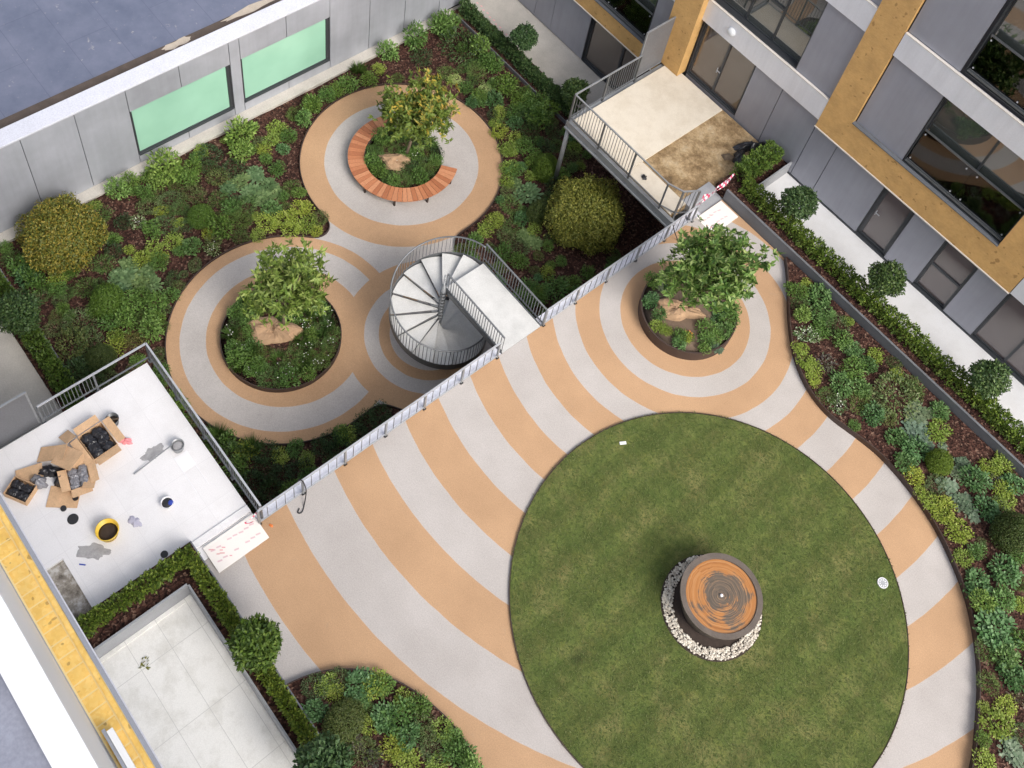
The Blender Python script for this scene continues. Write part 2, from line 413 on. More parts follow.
def gm(r, g, b): return (r, g, b)
L = {
 'bro': leafmat('leaf_mid_green', [(0.055, 0.115, 0.018), (0.10, 0.19, 0.035), (0.15, 0.24, 0.06)]),
 'blu': leafmat('leaf_blue_green', [(0.05, 0.115, 0.03), (0.085, 0.175, 0.055), (0.14, 0.24, 0.095)]),
 'lim': leafmat('leaf_lime', [(0.13, 0.20, 0.02), (0.22, 0.29, 0.04), (0.30, 0.36, 0.08)]),
 'wht': leafmat('leaf_variegated', [(0.06, 0.12, 0.03), (0.12, 0.19, 0.06), (0.45, 0.48, 0.33)]),
 'var': leafmat('leaf_mottled', [(0.055, 0.095, 0.026), (0.095, 0.145, 0.042), (0.16, 0.18, 0.08)]),
 'pur': leafmat('leaf_purple_brown', [(0.06, 0.05, 0.045), (0.11, 0.095, 0.075), (0.13, 0.15, 0.07)]),
 'fer': leafmat('leaf_feathery', [(0.06, 0.12, 0.022), (0.10, 0.175, 0.04), (0.13, 0.20, 0.055)]),
 'sil': leafmat('leaf_silver', [(0.10, 0.15, 0.09), (0.155, 0.205, 0.13), (0.22, 0.27, 0.19)], 0.8, 0.2),
 'dom': leafmat('needle_lime_green', [(0.06, 0.12, 0.012), (0.10, 0.17, 0.022), (0.13, 0.20, 0.03)]),
 'dod': leafmat('needle_olive', [(0.05, 0.078, 0.016), (0.08, 0.11, 0.026), (0.115, 0.135, 0.036)]),
 'you': leafmat('leaf_bright_green', [(0.08, 0.16, 0.03), (0.15, 0.26, 0.06), (0.22, 0.33, 0.10)]),
 'drk': leafmat('leaf_dark_green', [(0.022, 0.05, 0.016), (0.042, 0.085, 0.026), (0.075, 0.125, 0.045)]),
 'ora': leafmat('leaf_tawny', [(0.14, 0.12, 0.03), (0.20, 0.155, 0.04), (0.12, 0.15, 0.03)]),
 'gra': leafmat('leaf_grass', [(0.06, 0.12, 0.022), (0.10, 0.175, 0.04)]),
 'lil': leafmat('leaf_pale_lime', [(0.28, 0.36, 0.10), (0.40, 0.46, 0.18)]),
 'turf': leafmat('grass_blade', [(0.07, 0.098, 0.024), (0.105, 0.13, 0.036), (0.155, 0.165, 0.06)], 0.8, 0.15),
 'gsl': leafmat('leaf_grey_green', [(0.08, 0.14, 0.055), (0.12, 0.19, 0.08), (0.16, 0.235, 0.11)], 0.7, 0.2),
 'gold': leafmat('leaf_golden', [(0.10, 0.125, 0.02), (0.20, 0.185, 0.03), (0.33, 0.25, 0.04), (0.13, 0.155, 0.035), (0.08, 0.11, 0.02)]),
 'olive': leafmat('leaf_olive_yellow', [(0.11, 0.135, 0.022), (0.19, 0.20, 0.035), (0.28, 0.265, 0.05)]),
 'hedge': leafmat('leaf_hedge', [(0.045, 0.085, 0.012), (0.10, 0.165, 0.024), (0.19, 0.26, 0.045)]),
 'ball': leafmat('leaf_bay', [(0.028, 0.062, 0.02), (0.058, 0.11, 0.032), (0.12, 0.18, 0.058)]),
 'treeA': leafmat('leaf_tree_golden', [(0.07, 0.12, 0.02), (0.13, 0.19, 0.035), (0.42, 0.30, 0.05), (0.10, 0.16, 0.03)]),
 'treeAg': leafmat('leaf_tree_green_yellow', [(0.07, 0.12, 0.02), (0.15, 0.21, 0.04), (0.10, 0.16, 0.03)]),
 'treeB': leafmat('leaf_tree_light', [(0.10, 0.16, 0.022), (0.22, 0.29, 0.05), (0.36, 0.40, 0.11)]),
 'treeC': leafmat('leaf_tree_green', [(0.045, 0.10, 0.016), (0.09, 0.165, 0.03), (0.14, 0.22, 0.045), (0.30, 0.36, 0.12)]),
}

# ------------------------------------------------------------------ mesh helpers
class MB:
    def __init__(s): s.v = []; s.f = []; s.mi = []; s.m = 0
    def add(s, vs, fs):
        o = len(s.v); s.v += [tuple(p) for p in vs]
        for f in fs: s.f.append(tuple(i + o for i in f)); s.mi.append(s.m)
        return s
    def box(s, x0, x1, y0, y1, z0, z1):
        v = [(x, y, z) for z in (z0, z1) for y in (y0, y1) for x in (x0, x1)]
        return s.add(v, [(0, 2, 3, 1), (4, 5, 7, 6), (0, 1, 5, 4), (2, 6, 7, 3), (0, 4, 6, 2), (1, 3, 7, 5)])
    def obox(s, c, ax, ay, az, hx, hy, hz):
        c = Vector(c); v = []
        for k in (-1, 1):
            for j in (-1, 1):
                for i in (-1, 1): v.append(c + ax * (i * hx) + ay * (j * hy) + az * (k * hz))
        return s.add(v, [(0, 2, 3, 1), (4, 5, 7, 6), (0, 1, 5, 4), (2, 6, 7, 3), (0, 4, 6, 2), (1, 3, 7, 5)])
    def bar(s, p, q, w, h=None):
        """a square bar from p to q"""
        p = Vector(p); q = Vector(q); d = (q - p); L_ = d.length; d.normalize()
        up = Vector((0, 0, 1)) if abs(d.z) < 0.95 else Vector((1, 0, 0))
        a = d.cross(up).normalized(); b = a.cross(d)
        return s.obox((p + q) / 2, d, a, b, L_ / 2, w / 2, (h or w) / 2)
    def tube(s, pts, r, n=8, closed=False, caps=True):
        pts = [Vector(p) for p in pts]; rr = r if isinstance(r, (list, tuple)) else [r] * len(pts)
        vs = []; N = len(pts); pa = None
        for i, p in enumerate(pts):
            if closed: d = pts[(i + 1) % N] - pts[i - 1]
            else: d = pts[min(i + 1, N - 1)] - pts[max(i - 1, 0)]
            d.normalize()
            if pa is None:
                up = Vector((0, 0, 1)) if abs(d.z) < 0.9 else Vector((1, 0, 0)); a = d.cross(up).normalized()
            else: a = (pa - d * pa.dot(d)).normalized()
            pa = a; b = d.cross(a)
            for k in range(n):
                t = 2 * pi * k / n; vs.append(p + a * (math.cos(t) * rr[i]) + b * (math.sin(t) * rr[i]))
        fs = []
        for i in range(N if closed else N - 1):
            j = (i + 1) % N
            for k in range(n):
                l = (k + 1) % n; fs.append((i * n + k, i * n + l, j * n + l, j * n + k))
        if caps and not closed:
            fs.append(tuple(range(n - 1, -1, -1))); fs.append(tuple((N - 1) * n + k for k in range(n)))
        return s.add(vs, fs)
    def lathe(s, c, prof, n=32):
        """prof: list of (r,z)"""
        vs = []; fs = []
        for r, z in prof:
            for k in range(n):
                t = 2 * pi * k / n; vs.append((c[0] + r * math.cos(t), c[1] + r * math.sin(t), c[2] + z))
        m = len(prof)
        for i in range(m - 1):
            for k in range(n):
                l = (k + 1) % n; fs.append((i * n + k, i * n + l, (i + 1) * n + l, (i + 1) * n + k))
        if prof[0][0] > 1e-4: fs.append(tuple(range(n - 1, -1, -1)))
        if prof[-1][0] > 1e-4: fs.append(tuple((m - 1) * n + k for k in range(n)))
        return s.add(vs, fs)
    def prism(s, poly, z0, z1, sides=True, bottom=False):
        n = len(poly); vs = [(x, y, z0) for x, y in poly] + [(x, y, z1) for x, y in poly]; fs = []
        area = sum(poly[i][0] * poly[(i + 1) % n][1] - poly[(i + 1) % n][0] * poly[i][1] for i in range(n))
        for t in tessellate_polygon([[Vector((x, y, 0)) for x, y in poly]]):
            a, b, c = t; ar = (poly[b][0] - poly[a][0]) * (poly[c][1] - poly[a][1]) - (poly[c][0] - poly[a][0]) * (poly[b][1] - poly[a][1])
            if ar < 0: b, c = c, b
            fs.append((n + a, n + b, n + c))
            if bottom: fs.append((c, b, a))
        if sides:
            for i in range(n):
                j = (i + 1) % n
                fs.append((i, j, n + j, n + i) if area > 0 else (j, i, n + i, n + j))
        return s.add(vs, fs)
    def strip(s, pts, w, z0, z1, closed=False):
        """an upright band of thickness w following the line pts (xy)"""
        N = len(pts); L_ = []; R_ = []
        for i in range(N):
            a = pts[i - 1] if (closed or i > 0) else pts[0]
            b = pts[(i + 1) % N] if (closed or i < N - 1) else pts[-1]
            d = Vector((b[0] - a[0], b[1] - a[1])).normalized(); nx, ny = -d.y * w / 2, d.x * w / 2
            L_.append((pts[i][0] + nx, pts[i][1] + ny)); R_.append((pts[i][0] - nx, pts[i][1] - ny))
        vs = []
        for i in range(N):
            vs += [(*L_[i], z0), (*L_[i], z1), (*R_[i], z1), (*R_[i], z0)]
        fs = []
        for i in range(N if closed else N - 1):
            j = (i + 1) % N
            for k in range(4):
                l = (k + 1) % 4; fs.append((i * 4 + k, i * 4 + l, j * 4 + l, j * 4 + k))
        if not closed: fs += [(0, 1, 2, 3), ((N - 1) * 4 + 3, (N - 1) * 4 + 2, (N - 1) * 4 + 1, (N - 1) * 4)]
        return s.add(vs, fs)
    def mesh(s, name, mats, smooth=False):
        me = bpy.data.meshes.new(name)
        me.from_pydata(s.v, [], s.f)
        for m in (mats if isinstance(mats, (list, tuple)) else [mats]): me.materials.append(m)
        if any(s.mi): me.polygons.foreach_set('material_index', s.mi)
        if smooth: me.polygons.foreach_set('use_smooth', [True] * len(s.f))
        me.update()
        return me

def link(name, me, parent=None, world_space=True):
    o = bpy.data.objects.new(name, me)
    col.objects.link(o)
    if parent is not None:
        o.parent = parent
        if world_space: o.matrix_parent_inverse = Matrix.Translation(-Vector(parent['_loc'])) if '_loc' in parent else Matrix.Identity(4)
    return o
ROOTS = []
def thing(name, label, cat, loc=(0, 0, 0), group=None):
    o = bpy.data.objects.new(name, None); col.objects.link(o)
    o.location = loc; o['label'] = label; o['category'] = cat; o['_loc'] = tuple(loc)
    o.empty_display_size = 0.2
    if group: o['group'] = group
    ROOTS.append(o)
    return o
def tag(o, label, cat, group=None):
    o['label'] = label; o['category'] = cat
    if group: o['group'] = group
    return o
def struct(name, mb, m, kind='structure', smooth=False):
    o = link(name, mb.mesh(name, m, smooth)); o['kind'] = kind; return o
def part(name, mb, m, parent, smooth=False, ws=True):
    root = parent
    o = bpy.data.objects.new(name, mb.mesh(name, m, smooth)); col.objects.link(o)
    o.parent = parent
    if ws:
        while root.parent: root = root.parent
        if parent is root and '_loc' in root: o.matrix_parent_inverse = Matrix.Translation(-Vector(root['_loc']))
    return o
def copy_tree(o, parent=None):
    c = o.copy(); col.objects.link(c)
    if parent is not None: c.parent = parent
    for ch in list(o.children): copy_tree(ch, c)
    return c
def bevel(o, w=0.01, seg=2):
    b = o.modifiers.new('bevel', 'BEVEL'); b.width = w; b.segments = seg; b.limit_method = 'ANGLE'; return o

# leaf clouds, fast: arrays of positions, directions, normals, sizes
def leaves(P, D, N, ln, wd, fold=0.15, shape='leaf'):
    """P base point, D direction, N normal; ln, wd arrays -> verts, faces (each leaf an island)"""
    P = np.asarray(P, float); D = np.asarray(D, float); N = np.asarray(N, float)
    D = D / np.linalg.norm(D, axis=1, keepdims=True)
    S = np.cross(D, N); S /= (np.linalg.norm(S, axis=1, keepdims=True) + 1e-9)
    U = np.cross(S, D)
    ln = np.asarray(ln)[:, None]; wd = np.asarray(wd)[:, None]
    n = len(P)
    if shape == 'leaf':
        V = np.stack([P, P + D * ln * .45 + S * wd * .5 + U * wd * fold, P + D * ln - U * ln * .12, P + D * ln * .45 - S * wd * .5 + U * wd * fold], 1)
        V = V.reshape(-1, 3); i = np.arange(n) * 4
        F = np.concatenate([np.stack([i, i + 1, i + 2], 1), np.stack([i, i + 2, i + 3], 1)])
    else:   # round leaf of six points
        a = [(0, 0), (.25, .45), (.7, .42), (1, 0), (.7, -.42), (.25, -.45)]
        V = np.stack([P + D * ln * x + S * wd * y + U * wd * (abs(y) * fold * 2) for x, y in a], 1).reshape(-1, 3)
        i = np.arange(n) * 6
        F = np.concatenate([np.stack([i, i + 1, i + 2], 1), np.stack([i, i + 2, i + 3], 1), np.stack([i, i + 3, i + 4], 1), np.stack([i, i + 4, i + 5], 1)])
    return V, F
def leafmesh(name, parts, m):
    me = bpy.data.meshes.new(name)
    V = []; F = []; o = 0
    for v, f in parts: V.append(v); F.append(f + o); o += len(v)
    V = np.concatenate(V); F = np.concatenate(F)
    me.vertices.add(len(V)); me.vertices.foreach_set('co', V.astype(np.float32).ravel())
    me.loops.add(F.size); me.loops.foreach_set('vertex_index', F.astype(np.int32).ravel())
    me.polygons.add(len(F)); me.polygons.foreach_set('loop_start', np.arange(0, F.size, 3, dtype=np.int32))
    me.polygons.foreach_set('loop_total', np.full(len(F), 3, dtype=np.int32))
    for mm in (m if isinstance(m, (list, tuple)) else [m]): me.materials.append(mm)
    me.update(calc_edges=True); me.validate()
    return me
def rdir(n):
    v = NR.normal(size=(n, 3)); return v / np.linalg.norm(v, axis=1, keepdims=True)


# ================================================================== SETTING
ZL = -3.59
def circle(c, r, n=96, a0=0, a1=2 * pi, end=False):
    return [(c[0] + r * math.cos(a0 + (a1 - a0) * i / n), c[1] + r * math.sin(a0 + (a1 - a0) * i / n)) for i in range(n + (1 if end else 0))]
def catmull(P, k=8):
    out = []
    for i in range(len(P) - 1):
        p0 = P[max(i - 1, 0)]; p1 = P[i]; p2 = P[i + 1]; p3 = P[min(i + 2, len(P) - 1)]
        for j in range(k):
            t = j / k
            out.append(tuple(0.5 * (2 * p1[a] + (p2[a] - p0[a]) * t + (2 * p0[a] - 5 * p1[a] + 4 * p2[a] - p3[a]) * t * t + (3 * p1[a] - p0[a] - 3 * p2[a] + p3[a]) * t ** 3) for a in (0, 1)))
    return out + [P[-1]]

struct('ground', MB().box(-900, 900, -900, 900, -4.2, ZL - 0.06), M['concrete'])
def thingmesh(name, mb, m): return link(name, mb.mesh(name, m))
# upper terrace with its ringed paving
tb = MB(); tb.box(-9.42, 30, -10.50, 10.38, -0.35, 0.0)
struct('terrace_paving', tb, M['terrace'])
tb = MB(); tb.box(-9.30, 29.9, -10.45, 10.3, ZL - 0.05, -0.37); tb.box(-9.30, 29.9, -40, -10.46, ZL - 0.05, -0.72); struct('terrace_slab', tb, M['concrete'])
for lab_, y0_, y1_ in (('pale coping strip outside the long railing beside the ringed terrace', -8.7, 0.09), ('pale coping strip outside the railing between stair and cream deck', 1.79, 9.3)):
    cpb = MB(); cpb.box(-9.74, -9.425, y0_, y1_, -0.12, -0.012); o_ = link('terrace_coping', cpb.mesh('terrace_coping', M['coping'])); o_['label'] = lab_; o_['category'] = 'coping'; o_['group'] = 'terrace edge copings'
struct('retaining_wall', MB().box(-9.60, -9.31, -8.79, 13.3, ZL - 0.05, -0.125), M['retaining'])  # unseen face, added dark so the stair well stays shaded
# lawn
LAWN_R = 5.66
lb = MB(); lb.prism(circle((0, -.1), LAWN_R - 0.02, 160), 0.0, 0.055)
lawn = struct('lawn', lb, M['grass'])
eb = MB(); eb.strip(circle((0, -.1), LAWN_R, 160), 0.02, 0.0, 0.07, True)
tag(thingmesh('lawn_edging', eb, M['edge_steel']), 'thin dark steel ring edging the round lawn', 'edging')
del lawn['kind']; lawn['kind'] = 'structure'

_n = 42000
_t = NR.uniform(0, 2 * pi, _n); _r = (LAWN_R + .01) * np.sqrt(NR.uniform(0.0, 1, _n)); _x = _r * np.cos(_t); _y = _r * np.sin(_t) - .1
_k = np.hypot(_x - .13, _y + .18) > 1.42; _x, _y = _x[_k], _y[_k]; _m = len(_x)
_a = NR.uniform(0, 2 * pi, _m); _D = np.stack([np.cos(_a) * 1.0, np.sin(_a) * 1.0, np.full(_m, .55)], 1)
_N = np.stack([-np.cos(_a) * .4, -np.sin(_a) * .4, np.ones(_m)], 1)
gb = link('lawn_grass', leafmesh('lawn_grass', [leaves(np.stack([_x, _y, np.full(_m, .05)], 1), _D, _N, NR.uniform(.04, .09, _m), NR.uniform(.012, .03, _m), .1)], L['turf']))
gb['kind'] = 'stuff'; gb['label'] = 'short mown grass blades covering the round lawn'; gb['category'] = 'grass'
# lower garden path : smooth union of circles, outlined by marching squares
cs = [(-19.31, 3.82, 3.93), (-15.6, -3.9, 4.02), (-12.7, 0.08, 3.04), (-16.0, 0.75, 2.45)]
gx = np.arange(-24.2, -8.9, 0.05); gy = np.arange(-9.0, 9.0, 0.05)
GX, GY = np.meshgrid(gx, gy, indexing='ij')
def smin(a, b, k):
    h = np.maximum(k - np.abs(a - b), 0) / k
    return np.minimum(a, b) - h * h * k * .25
Fd = None
for (x, y, r) in cs:
    d = np.hypot(GX - x, GY - y) - r
    Fd = d if Fd is None else smin(Fd, d, 0.55)
def contour(F):
    seg = {}
    nx, ny = F.shape
    def ip(i, j, i2, j2):
        a, b = F[i, j], F[i2, j2]; t = a / (a - b)
        return (gx[i] + (gx[i2] - gx[i]) * t if i != i2 else gx[i], gy[j] + (gy[j2] - gy[j]) * t if j != j2 else gy[j])
    s = F < 0
    act = np.argwhere((s[:-1, :-1].astype(int) + s[1:, :-1] + s[:-1, 1:] + s[1:, 1:]) % 4 != 0)
    for i, j in act:
        e = []
        cor = [(i, j), (i + 1, j), (i + 1, j + 1), (i, j + 1)]
        for k in range(4):
            a = cor[k]; b = cor[(k + 1) % 4]
            if s[a] != s[b]: e.append((tuple(sorted((a, b))), ip(*a, *b)))
        if len(e) == 2:
            (ka, pa), (kb, pb) = e
            seg.setdefault(ka, []).append((kb, pa, pb)); seg.setdefault(kb, []).append((ka, pb, pa))
    start = next(iter(seg)); loop = []; prev = None; cur = start
    while True:
        nxt = [t for t in seg[cur] if t[0] != prev]
        if not nxt: break
        kb, pa, pb = nxt[0]; loop.append((float(pa[0]), float(pa[1]))); prev, cur = cur, kb
        if cur == start: break
    return loop
OUT = contour(Fd)
OUT = [OUT[i] for i in range(0, len(OUT), 3)]
def smooth(P, it=2):
    for _ in range(it):
        n = len(P); P = [((P[i - 1][0] + 2 * P[i][0] + P[(i + 1) % n][0]) / 4, (P[i - 1][1] + 2 * P[i][1] + P[(i + 1) % n][1]) / 4) for i in range(n)]
    return P
OUT = smooth(OUT)
def path_d(x, y):
    v = None
    for (cx_, cy_, r) in cs:
        d = math.hypot(x - cx_, y - cy_) - r
        if v is None: v = d
        else:
            h = max(0.55 - abs(v - d), 0) / 0.55; v = min(v, d) - h * h * 0.55 * .25
    return v
pb = MB(); pb.prism(OUT, ZL - 0.03, ZL); struct('garden_path', pb, M['path'])
eb = MB(); eb.strip(smooth(OUT), 0.03, ZL - 0.03, ZL + 0.09, True)
tag(thingmesh('path_edging', eb, M['edge_steel']), 'brown steel edging curving along the lower garden path', 'edging')

# mulch beds : lower garden (with the path cut out by a low gap: bed lies 4 mm below the path)
def bumpy(poly_fn, x0, x1, y0, y1, z, step, amp, name, m, inside):
    """a gently uneven soil sheet"""
    xs = np.arange(x0, x1 + 1e-6, step); ys = np.arange(y0, y1 + 1e-6, step)
    vs = []; idx = {}
    mb = MB()
    for i, x in enumerate(xs):
        for j, y in enumerate(ys):
            idx[i, j] = len(mb.v); mb.v.append((float(x), float(y), z + amp * (math.sin(x * 2.3 + 1.3 * math.sin(y * 1.7)) + math.sin(y * 2.9 + x)) * .5 + R.uniform(-amp, amp) * .3))
    for i in range(len(xs) - 1):
        for j in range(len(ys) - 1):
            if inside(xs[i] + step / 2, ys[j] + step / 2):
                mb.f.append((idx[i, j], idx[i + 1, j], idx[i + 1, j + 1], idx[i, j + 1])); mb.mi.append(0)
    o = struct(name, mb, m, smooth=True); return o
def in_low_bed(x, y): return path_d(x, y) > 0.06 and y < 10.36
bumpy(None, -24.3, -9.32, -10.3, 13.2, ZL - 0.02, 0.12, 0.035, 'garden_bed_soil', M['mulch'], in_low_bed)
struct('bed_underlay', MB().box(-24.4, -9.61, -10.35, 10.45, ZL - 0.058, ZL - 0.045), M['mulch'])

# kerb ledge in front of the window wall
kb = MB(); kb.box(-24.9, -24.30, -14, 10.3, ZL - 0.05, ZL + 0.10)
tag(thingmesh('concrete_ledge', kb, M['walk_concrete']), 'pale concrete ledge at the foot of the grey window wall', 'ledge'); 
# walks on the lower level
struct('upper_left_walk', MB().box(-30, -9.35, 11.45, 13.4, ZL - 0.05, ZL), M['walk_concrete'])
struct('lower_left_walk', MB().box(-30, -15.8, -14.5, -11.15, ZL - 0.05, ZL), M['walk_concrete'])
# planting strips beside the walks
struct('hedge_bed_far', MB().box(-24.6, -15.9, 10.46, 11.44, ZL - 0.05, ZL + 0.03), M['mulch'])
struct('hedge_bed_near', MB().box(-26, -15.9, -11.14, -10.44, ZL - 0.05, ZL + 0.03), M['mulch'])
for (y, x0, x1, lab) in ((10.43, -24.3, -15.3, 'steel edging strip between the bay hedge and the planted bed'), (-10.38, -24.6, -16.0, 'steel edging strip between the near hedge and the lower bed')):
    b = MB(); b.box(x0, x1, y - 0.02, y + 0.02, ZL - 0.05, ZL + 0.14); tag(thingmesh('bed_edging', b, M['grey_edge']), lab, 'edging')

# white terrace block (left) and its floor
wb = MB()
wb.box(-15.55, -11.75, -14.6, -8.72, -0.3, 0.0)
wb.box(-11.75, -10.07, -13.33, -8.72, -0.3, 0.0)
struct('white_terrace_paving', wb, M['white_slab'])
struct('terrace_void_screed', MB().box(-11.75, -10.0, -14.6, -13.33, -0.3, -0.09), M['void'])
b = MB(); b.box(-15.5, -9.35, -14.6, -8.8, ZL - 0.05, -0.31); struct('white_terrace_base', b, M['retaining'])
b = MB(); b.box(-10.065, -9.84, -10.45, -8.72, -0.3, 0.045); b.box(-9.835, -9.44, -10.45, -8.72, -0.3, -0.01)
bevel(tag(thingmesh('threshold_sill', b, M['white_slab']), 'white threshold strip between the white terrace and the ringed paving', 'threshold'), 0.01)
# patio beyond the corner planter
struct('patio_paving', MB().box(-9.03, 6, -16, -11.14, -0.7, -0.45), M['patio_slab'])
# white walk on the right at terrace level
struct('white_walk_paving', MB().box(-8.86, 30, 11.36, 13.4, -0.35, 0.0), M['white_walk'])
struct('walk_base', MB().box(-9.3, 30, 10.5, 13.39, ZL - 0.05, -0.36), M['concrete'])
# deck floor
DZ = 0.33
db = MB(); db.box(-15.05, -9.93, 8.15, 13.25, -0.02, DZ - 0.06)
deck = thing('raised_deck', 'cream raised terrace deck on a steel post beside the timber clad building', 'deck', (-12.5, 10.6, 0))
part('deck_slab', db, M['screed'], deck)
d1 = MB(); d1.box(-15.03, -12.18, 8.16, 13.2, DZ - 0.058, DZ); d1.box(-12.178, -9.95, 8.16, 8.95, DZ - 0.058, DZ - 0.02)
bevel(part('deck_paving', d1, M['deck_slab'], deck), 0.008)
d2 = MB(); d2.box(-15.22, -9.7, 8.0, 8.148, -0.16, DZ - 0.1); d2.box(-15.22, -9.7, 7.94, 7.998, -0.16, -0.1); d2.box(-15.22, -15.052, 8.15, 13.25, -0.16, DZ - 0.1)
part('edge_beam', d2, M['galv'], deck)
d3 = MB(); d3.tube([(-15.13, 8.12, ZL - 0.04), (-15.13, 8.12, -0.16)], 0.085, 14); part('post', d3, M['galv'], deck, True)
d4 = MB()
for i in range(9):
    d4 = MB(); d4.box(-14.95 + i * 0.6, -14.88 + i * 0.6, 8.16, 13.2, -0.155, -0.025); part('joist', d4, M['galv_dark'], deck)
d5 = MB(); d5.box(-10.15, -9.75, 8.95, 10.35, -0.02, 0.30); d5.box(-9.925, -9.43, 9.31, 10.46, -0.3, -0.03); bevel(part('step_block', d5, M['planter_light'], deck), 0.01)

# ---- main right bed : raised soil and curved edging
BED = catmull([(-6.35, 10.3), (-5.95, 9.95), (-5.5, 9.48), (-4.62, 8.55), (-3.7, 7.75), (-2.64, 7.2), (-1.61, 7.04), (-0.5, 7.22), (0.27, 7.31), (1.2, 7.25), (2.2, 7.06), (3.09, 6.76), (4.13, 6.23), (4.92, 5.68), (5.68, 4.94), (6.24, 4.25), (6.81, 3.35), (7.32, 2.39), (7.65, 1.2), (7.78, 0), (7.7, -1.4), (7.4, -2.8)], 6)
poly = BED + [(14, -2.8), (14, 10.37), (-6.35, 10.37)]
BED_POLY = poly
b = MB(); b.prism(poly, 0.004, 0.19); struct('right_bed_soil', b, M['mulch'])
b = MB(); b.strip(BED, 0.03, 0.0, 0.24)
tag(thingmesh('bed_edging', b, M['edge_steel']), 'dark brown steel edging sweeping along the right planted bed', 'edging')
# ---- front bed
FB = catmull([(-5.42, -10.43), (-5.33, -10.08), (-5.18, -9.68), (-4.95, -9.25), (-4.62, -8.85), (-4.15, -8.45), (-3.42, -8.04), (-2.34, -7.74), (-1.45, -7.70), (-0.6, -7.86), (0.3, -8.3), (1.2, -9.1), (1.9, -10.2)], 6)
b = MB(); b.prism(FB + [(1.9, -10.44), (-5.42, -10.44)], 0.004, 0.13); struct('front_bed_soil', b, M['mulch'])
b = MB(); b.strip(FB, 0.03, 0.0, 0.17); tag(thingmesh('bed_edging', b, M['edge_steel']), 'dark steel edging round the front bed at the bottom edge', 'edging')

# ---- long planter on the right
pr_ = thing('long_planter', 'dark grey long planter wall between the right bed and the white walk', 'planter', (-3, 10.8, 0))
b = MB(); b.box(-9.42, 14, 10.40, 10.46, -0.3, 0.56); part('front_panel', b, M['planter_grey'], pr_)
b = MB(); b.box(-9.42, 14, 10.395, 10.47, 0.562, 0.585); part('top_rail', b, M['grey_edge'], pr_)
b = MB(); b.box(-8.9, 14, 11.30, 11.352, -0.3, 0.42); b.box(-8.90, -8.84, 11.36, 13.3, -0.3, 0.62); part('back_panel', b, M['planter_light'], pr_)
b = MB(); b.box(-9.42, 14, 10.47, 11.295, -0.3, 0.40); b.box(-9.90, -8.91, 11.30, 13.3, -0.3, 0.40); b.box(-9.90, -9.425, 10.47, 11.295, -0.3, 0.40); part('soil', b, M['mulch'], pr_)
# ---- corner planter on the left
pl_ = thing('corner_planter', 'grey corner planter holding the hedge around the patio', 'planter', (-7, -10.8, 0))
b = MB(); b.box(-9.10, -9.04, -16, -11.14, -0.7, 0.35); b.box(-9.04, 6, -11.14, -11.09, -0.7, 0.35); part('inner_panel', b, M['planter_light'], pl_)
b = MB(); b.box(-9.0, 6, -10.49, -10.452, -0.3, 0.27); b.box(-10.06, -9.0, -10.49, -10.452, -0.3, 0.2); part('outer_edging', b, M['grey_edge'], pl_)
b = MB(); b.box(-10.05, -9.105, -16, -10.495, -0.7, 0.22); b.box(-9.10, 6, -11.085, -10.495, -0.7, 0.22); part('soil', b, M['mulch'], pl_)
b = MB(); b.box(-9.035, -8.93, -16, -11.2, -0.45, -0.41); b.box(-9.035, 6, -11.2, -11.145, -0.45, -0.41); part('base_ledge', b, M['patio_slab'], pl_)

# ================================================================== BUILDINGS
FY = 13.32
def panels(rects, y, th=0.05, gap=0.012):
    mb = MB()
    for x0, x1, z0, z1 in rects: mb.box(x0 + gap, x1 - gap, y, y + th, z0 + gap, z1 - gap)
    return mb
B = thing('timber_banded_apartments', 'tall grey apartment block with golden timber bands and white panel strips', 'building', (-4, FY + 4, 0))
# openings: (x0,x1,z0,z1)
OPEN = {
 'doorDeck': (-14.26, -11.70, 0.40, 3.28), 'doorWalk': (-5.60, -4.30, 0.05, 2.94), 'winWalk': (-3.0, -1.68, 0.05, 2.94), 'winEnd': (-0.5, 2.1, 0.05, 2.94),
 'winMid': (-5.58, -1.66, 4.30, 7.56), 'winLeft': (-14.23, -10.30, 4.35, 7.60), 'winTop': (-5.50, -1.66, 8.75, 12.0), 'winTopL': (-14.23, -10.3, 8.75, 12.0),
 'doorLow': (-19.30, -15.6, ZL + 0.05, -0.80), 'winLow': (-20.6, -16.50, 0.12, 3.0)}
w = MB()
# backing wall with real openings: built as columns of boxes
xs = sorted(set([-32, 16] + [o[0] for o in OPEN.values()] + [o[1] for o in OPEN.values()]))
zs = sorted(set([ZL - 0.05, 22] + [o[2] for o in OPEN.values()] + [o[3] for o in OPEN.values()]))
def opened(x, z): return any(a < x < b_ and c < z < d for a, b_, c, d in OPEN.values())
for i in range(len(xs) - 1):
    z_run = None
    for k in range(len(zs) - 1):
        xm = (xs[i] + xs[i + 1]) / 2; zm = (zs[k] + zs[k + 1]) / 2
        if not opened(xm, zm):
            if z_run is None: z_run = zs[k]
            last = zs[k + 1]
        else:
            if z_run is not None: w.box(xs[i], xs[i + 1], FY + 0.06, FY + 0.40, z_run, last); z_run = None
    if z_run is not None: w.box(xs[i], xs[i + 1], FY + 0.06, FY + 0.40, z_run, last)
part('wall', w, M['joint'], B)
w = MB(); w.box(-32, 16, FY + 0.55, FY + 12, ZL - 0.05, 22); part('core', w, M['joint'], B)
dk = []
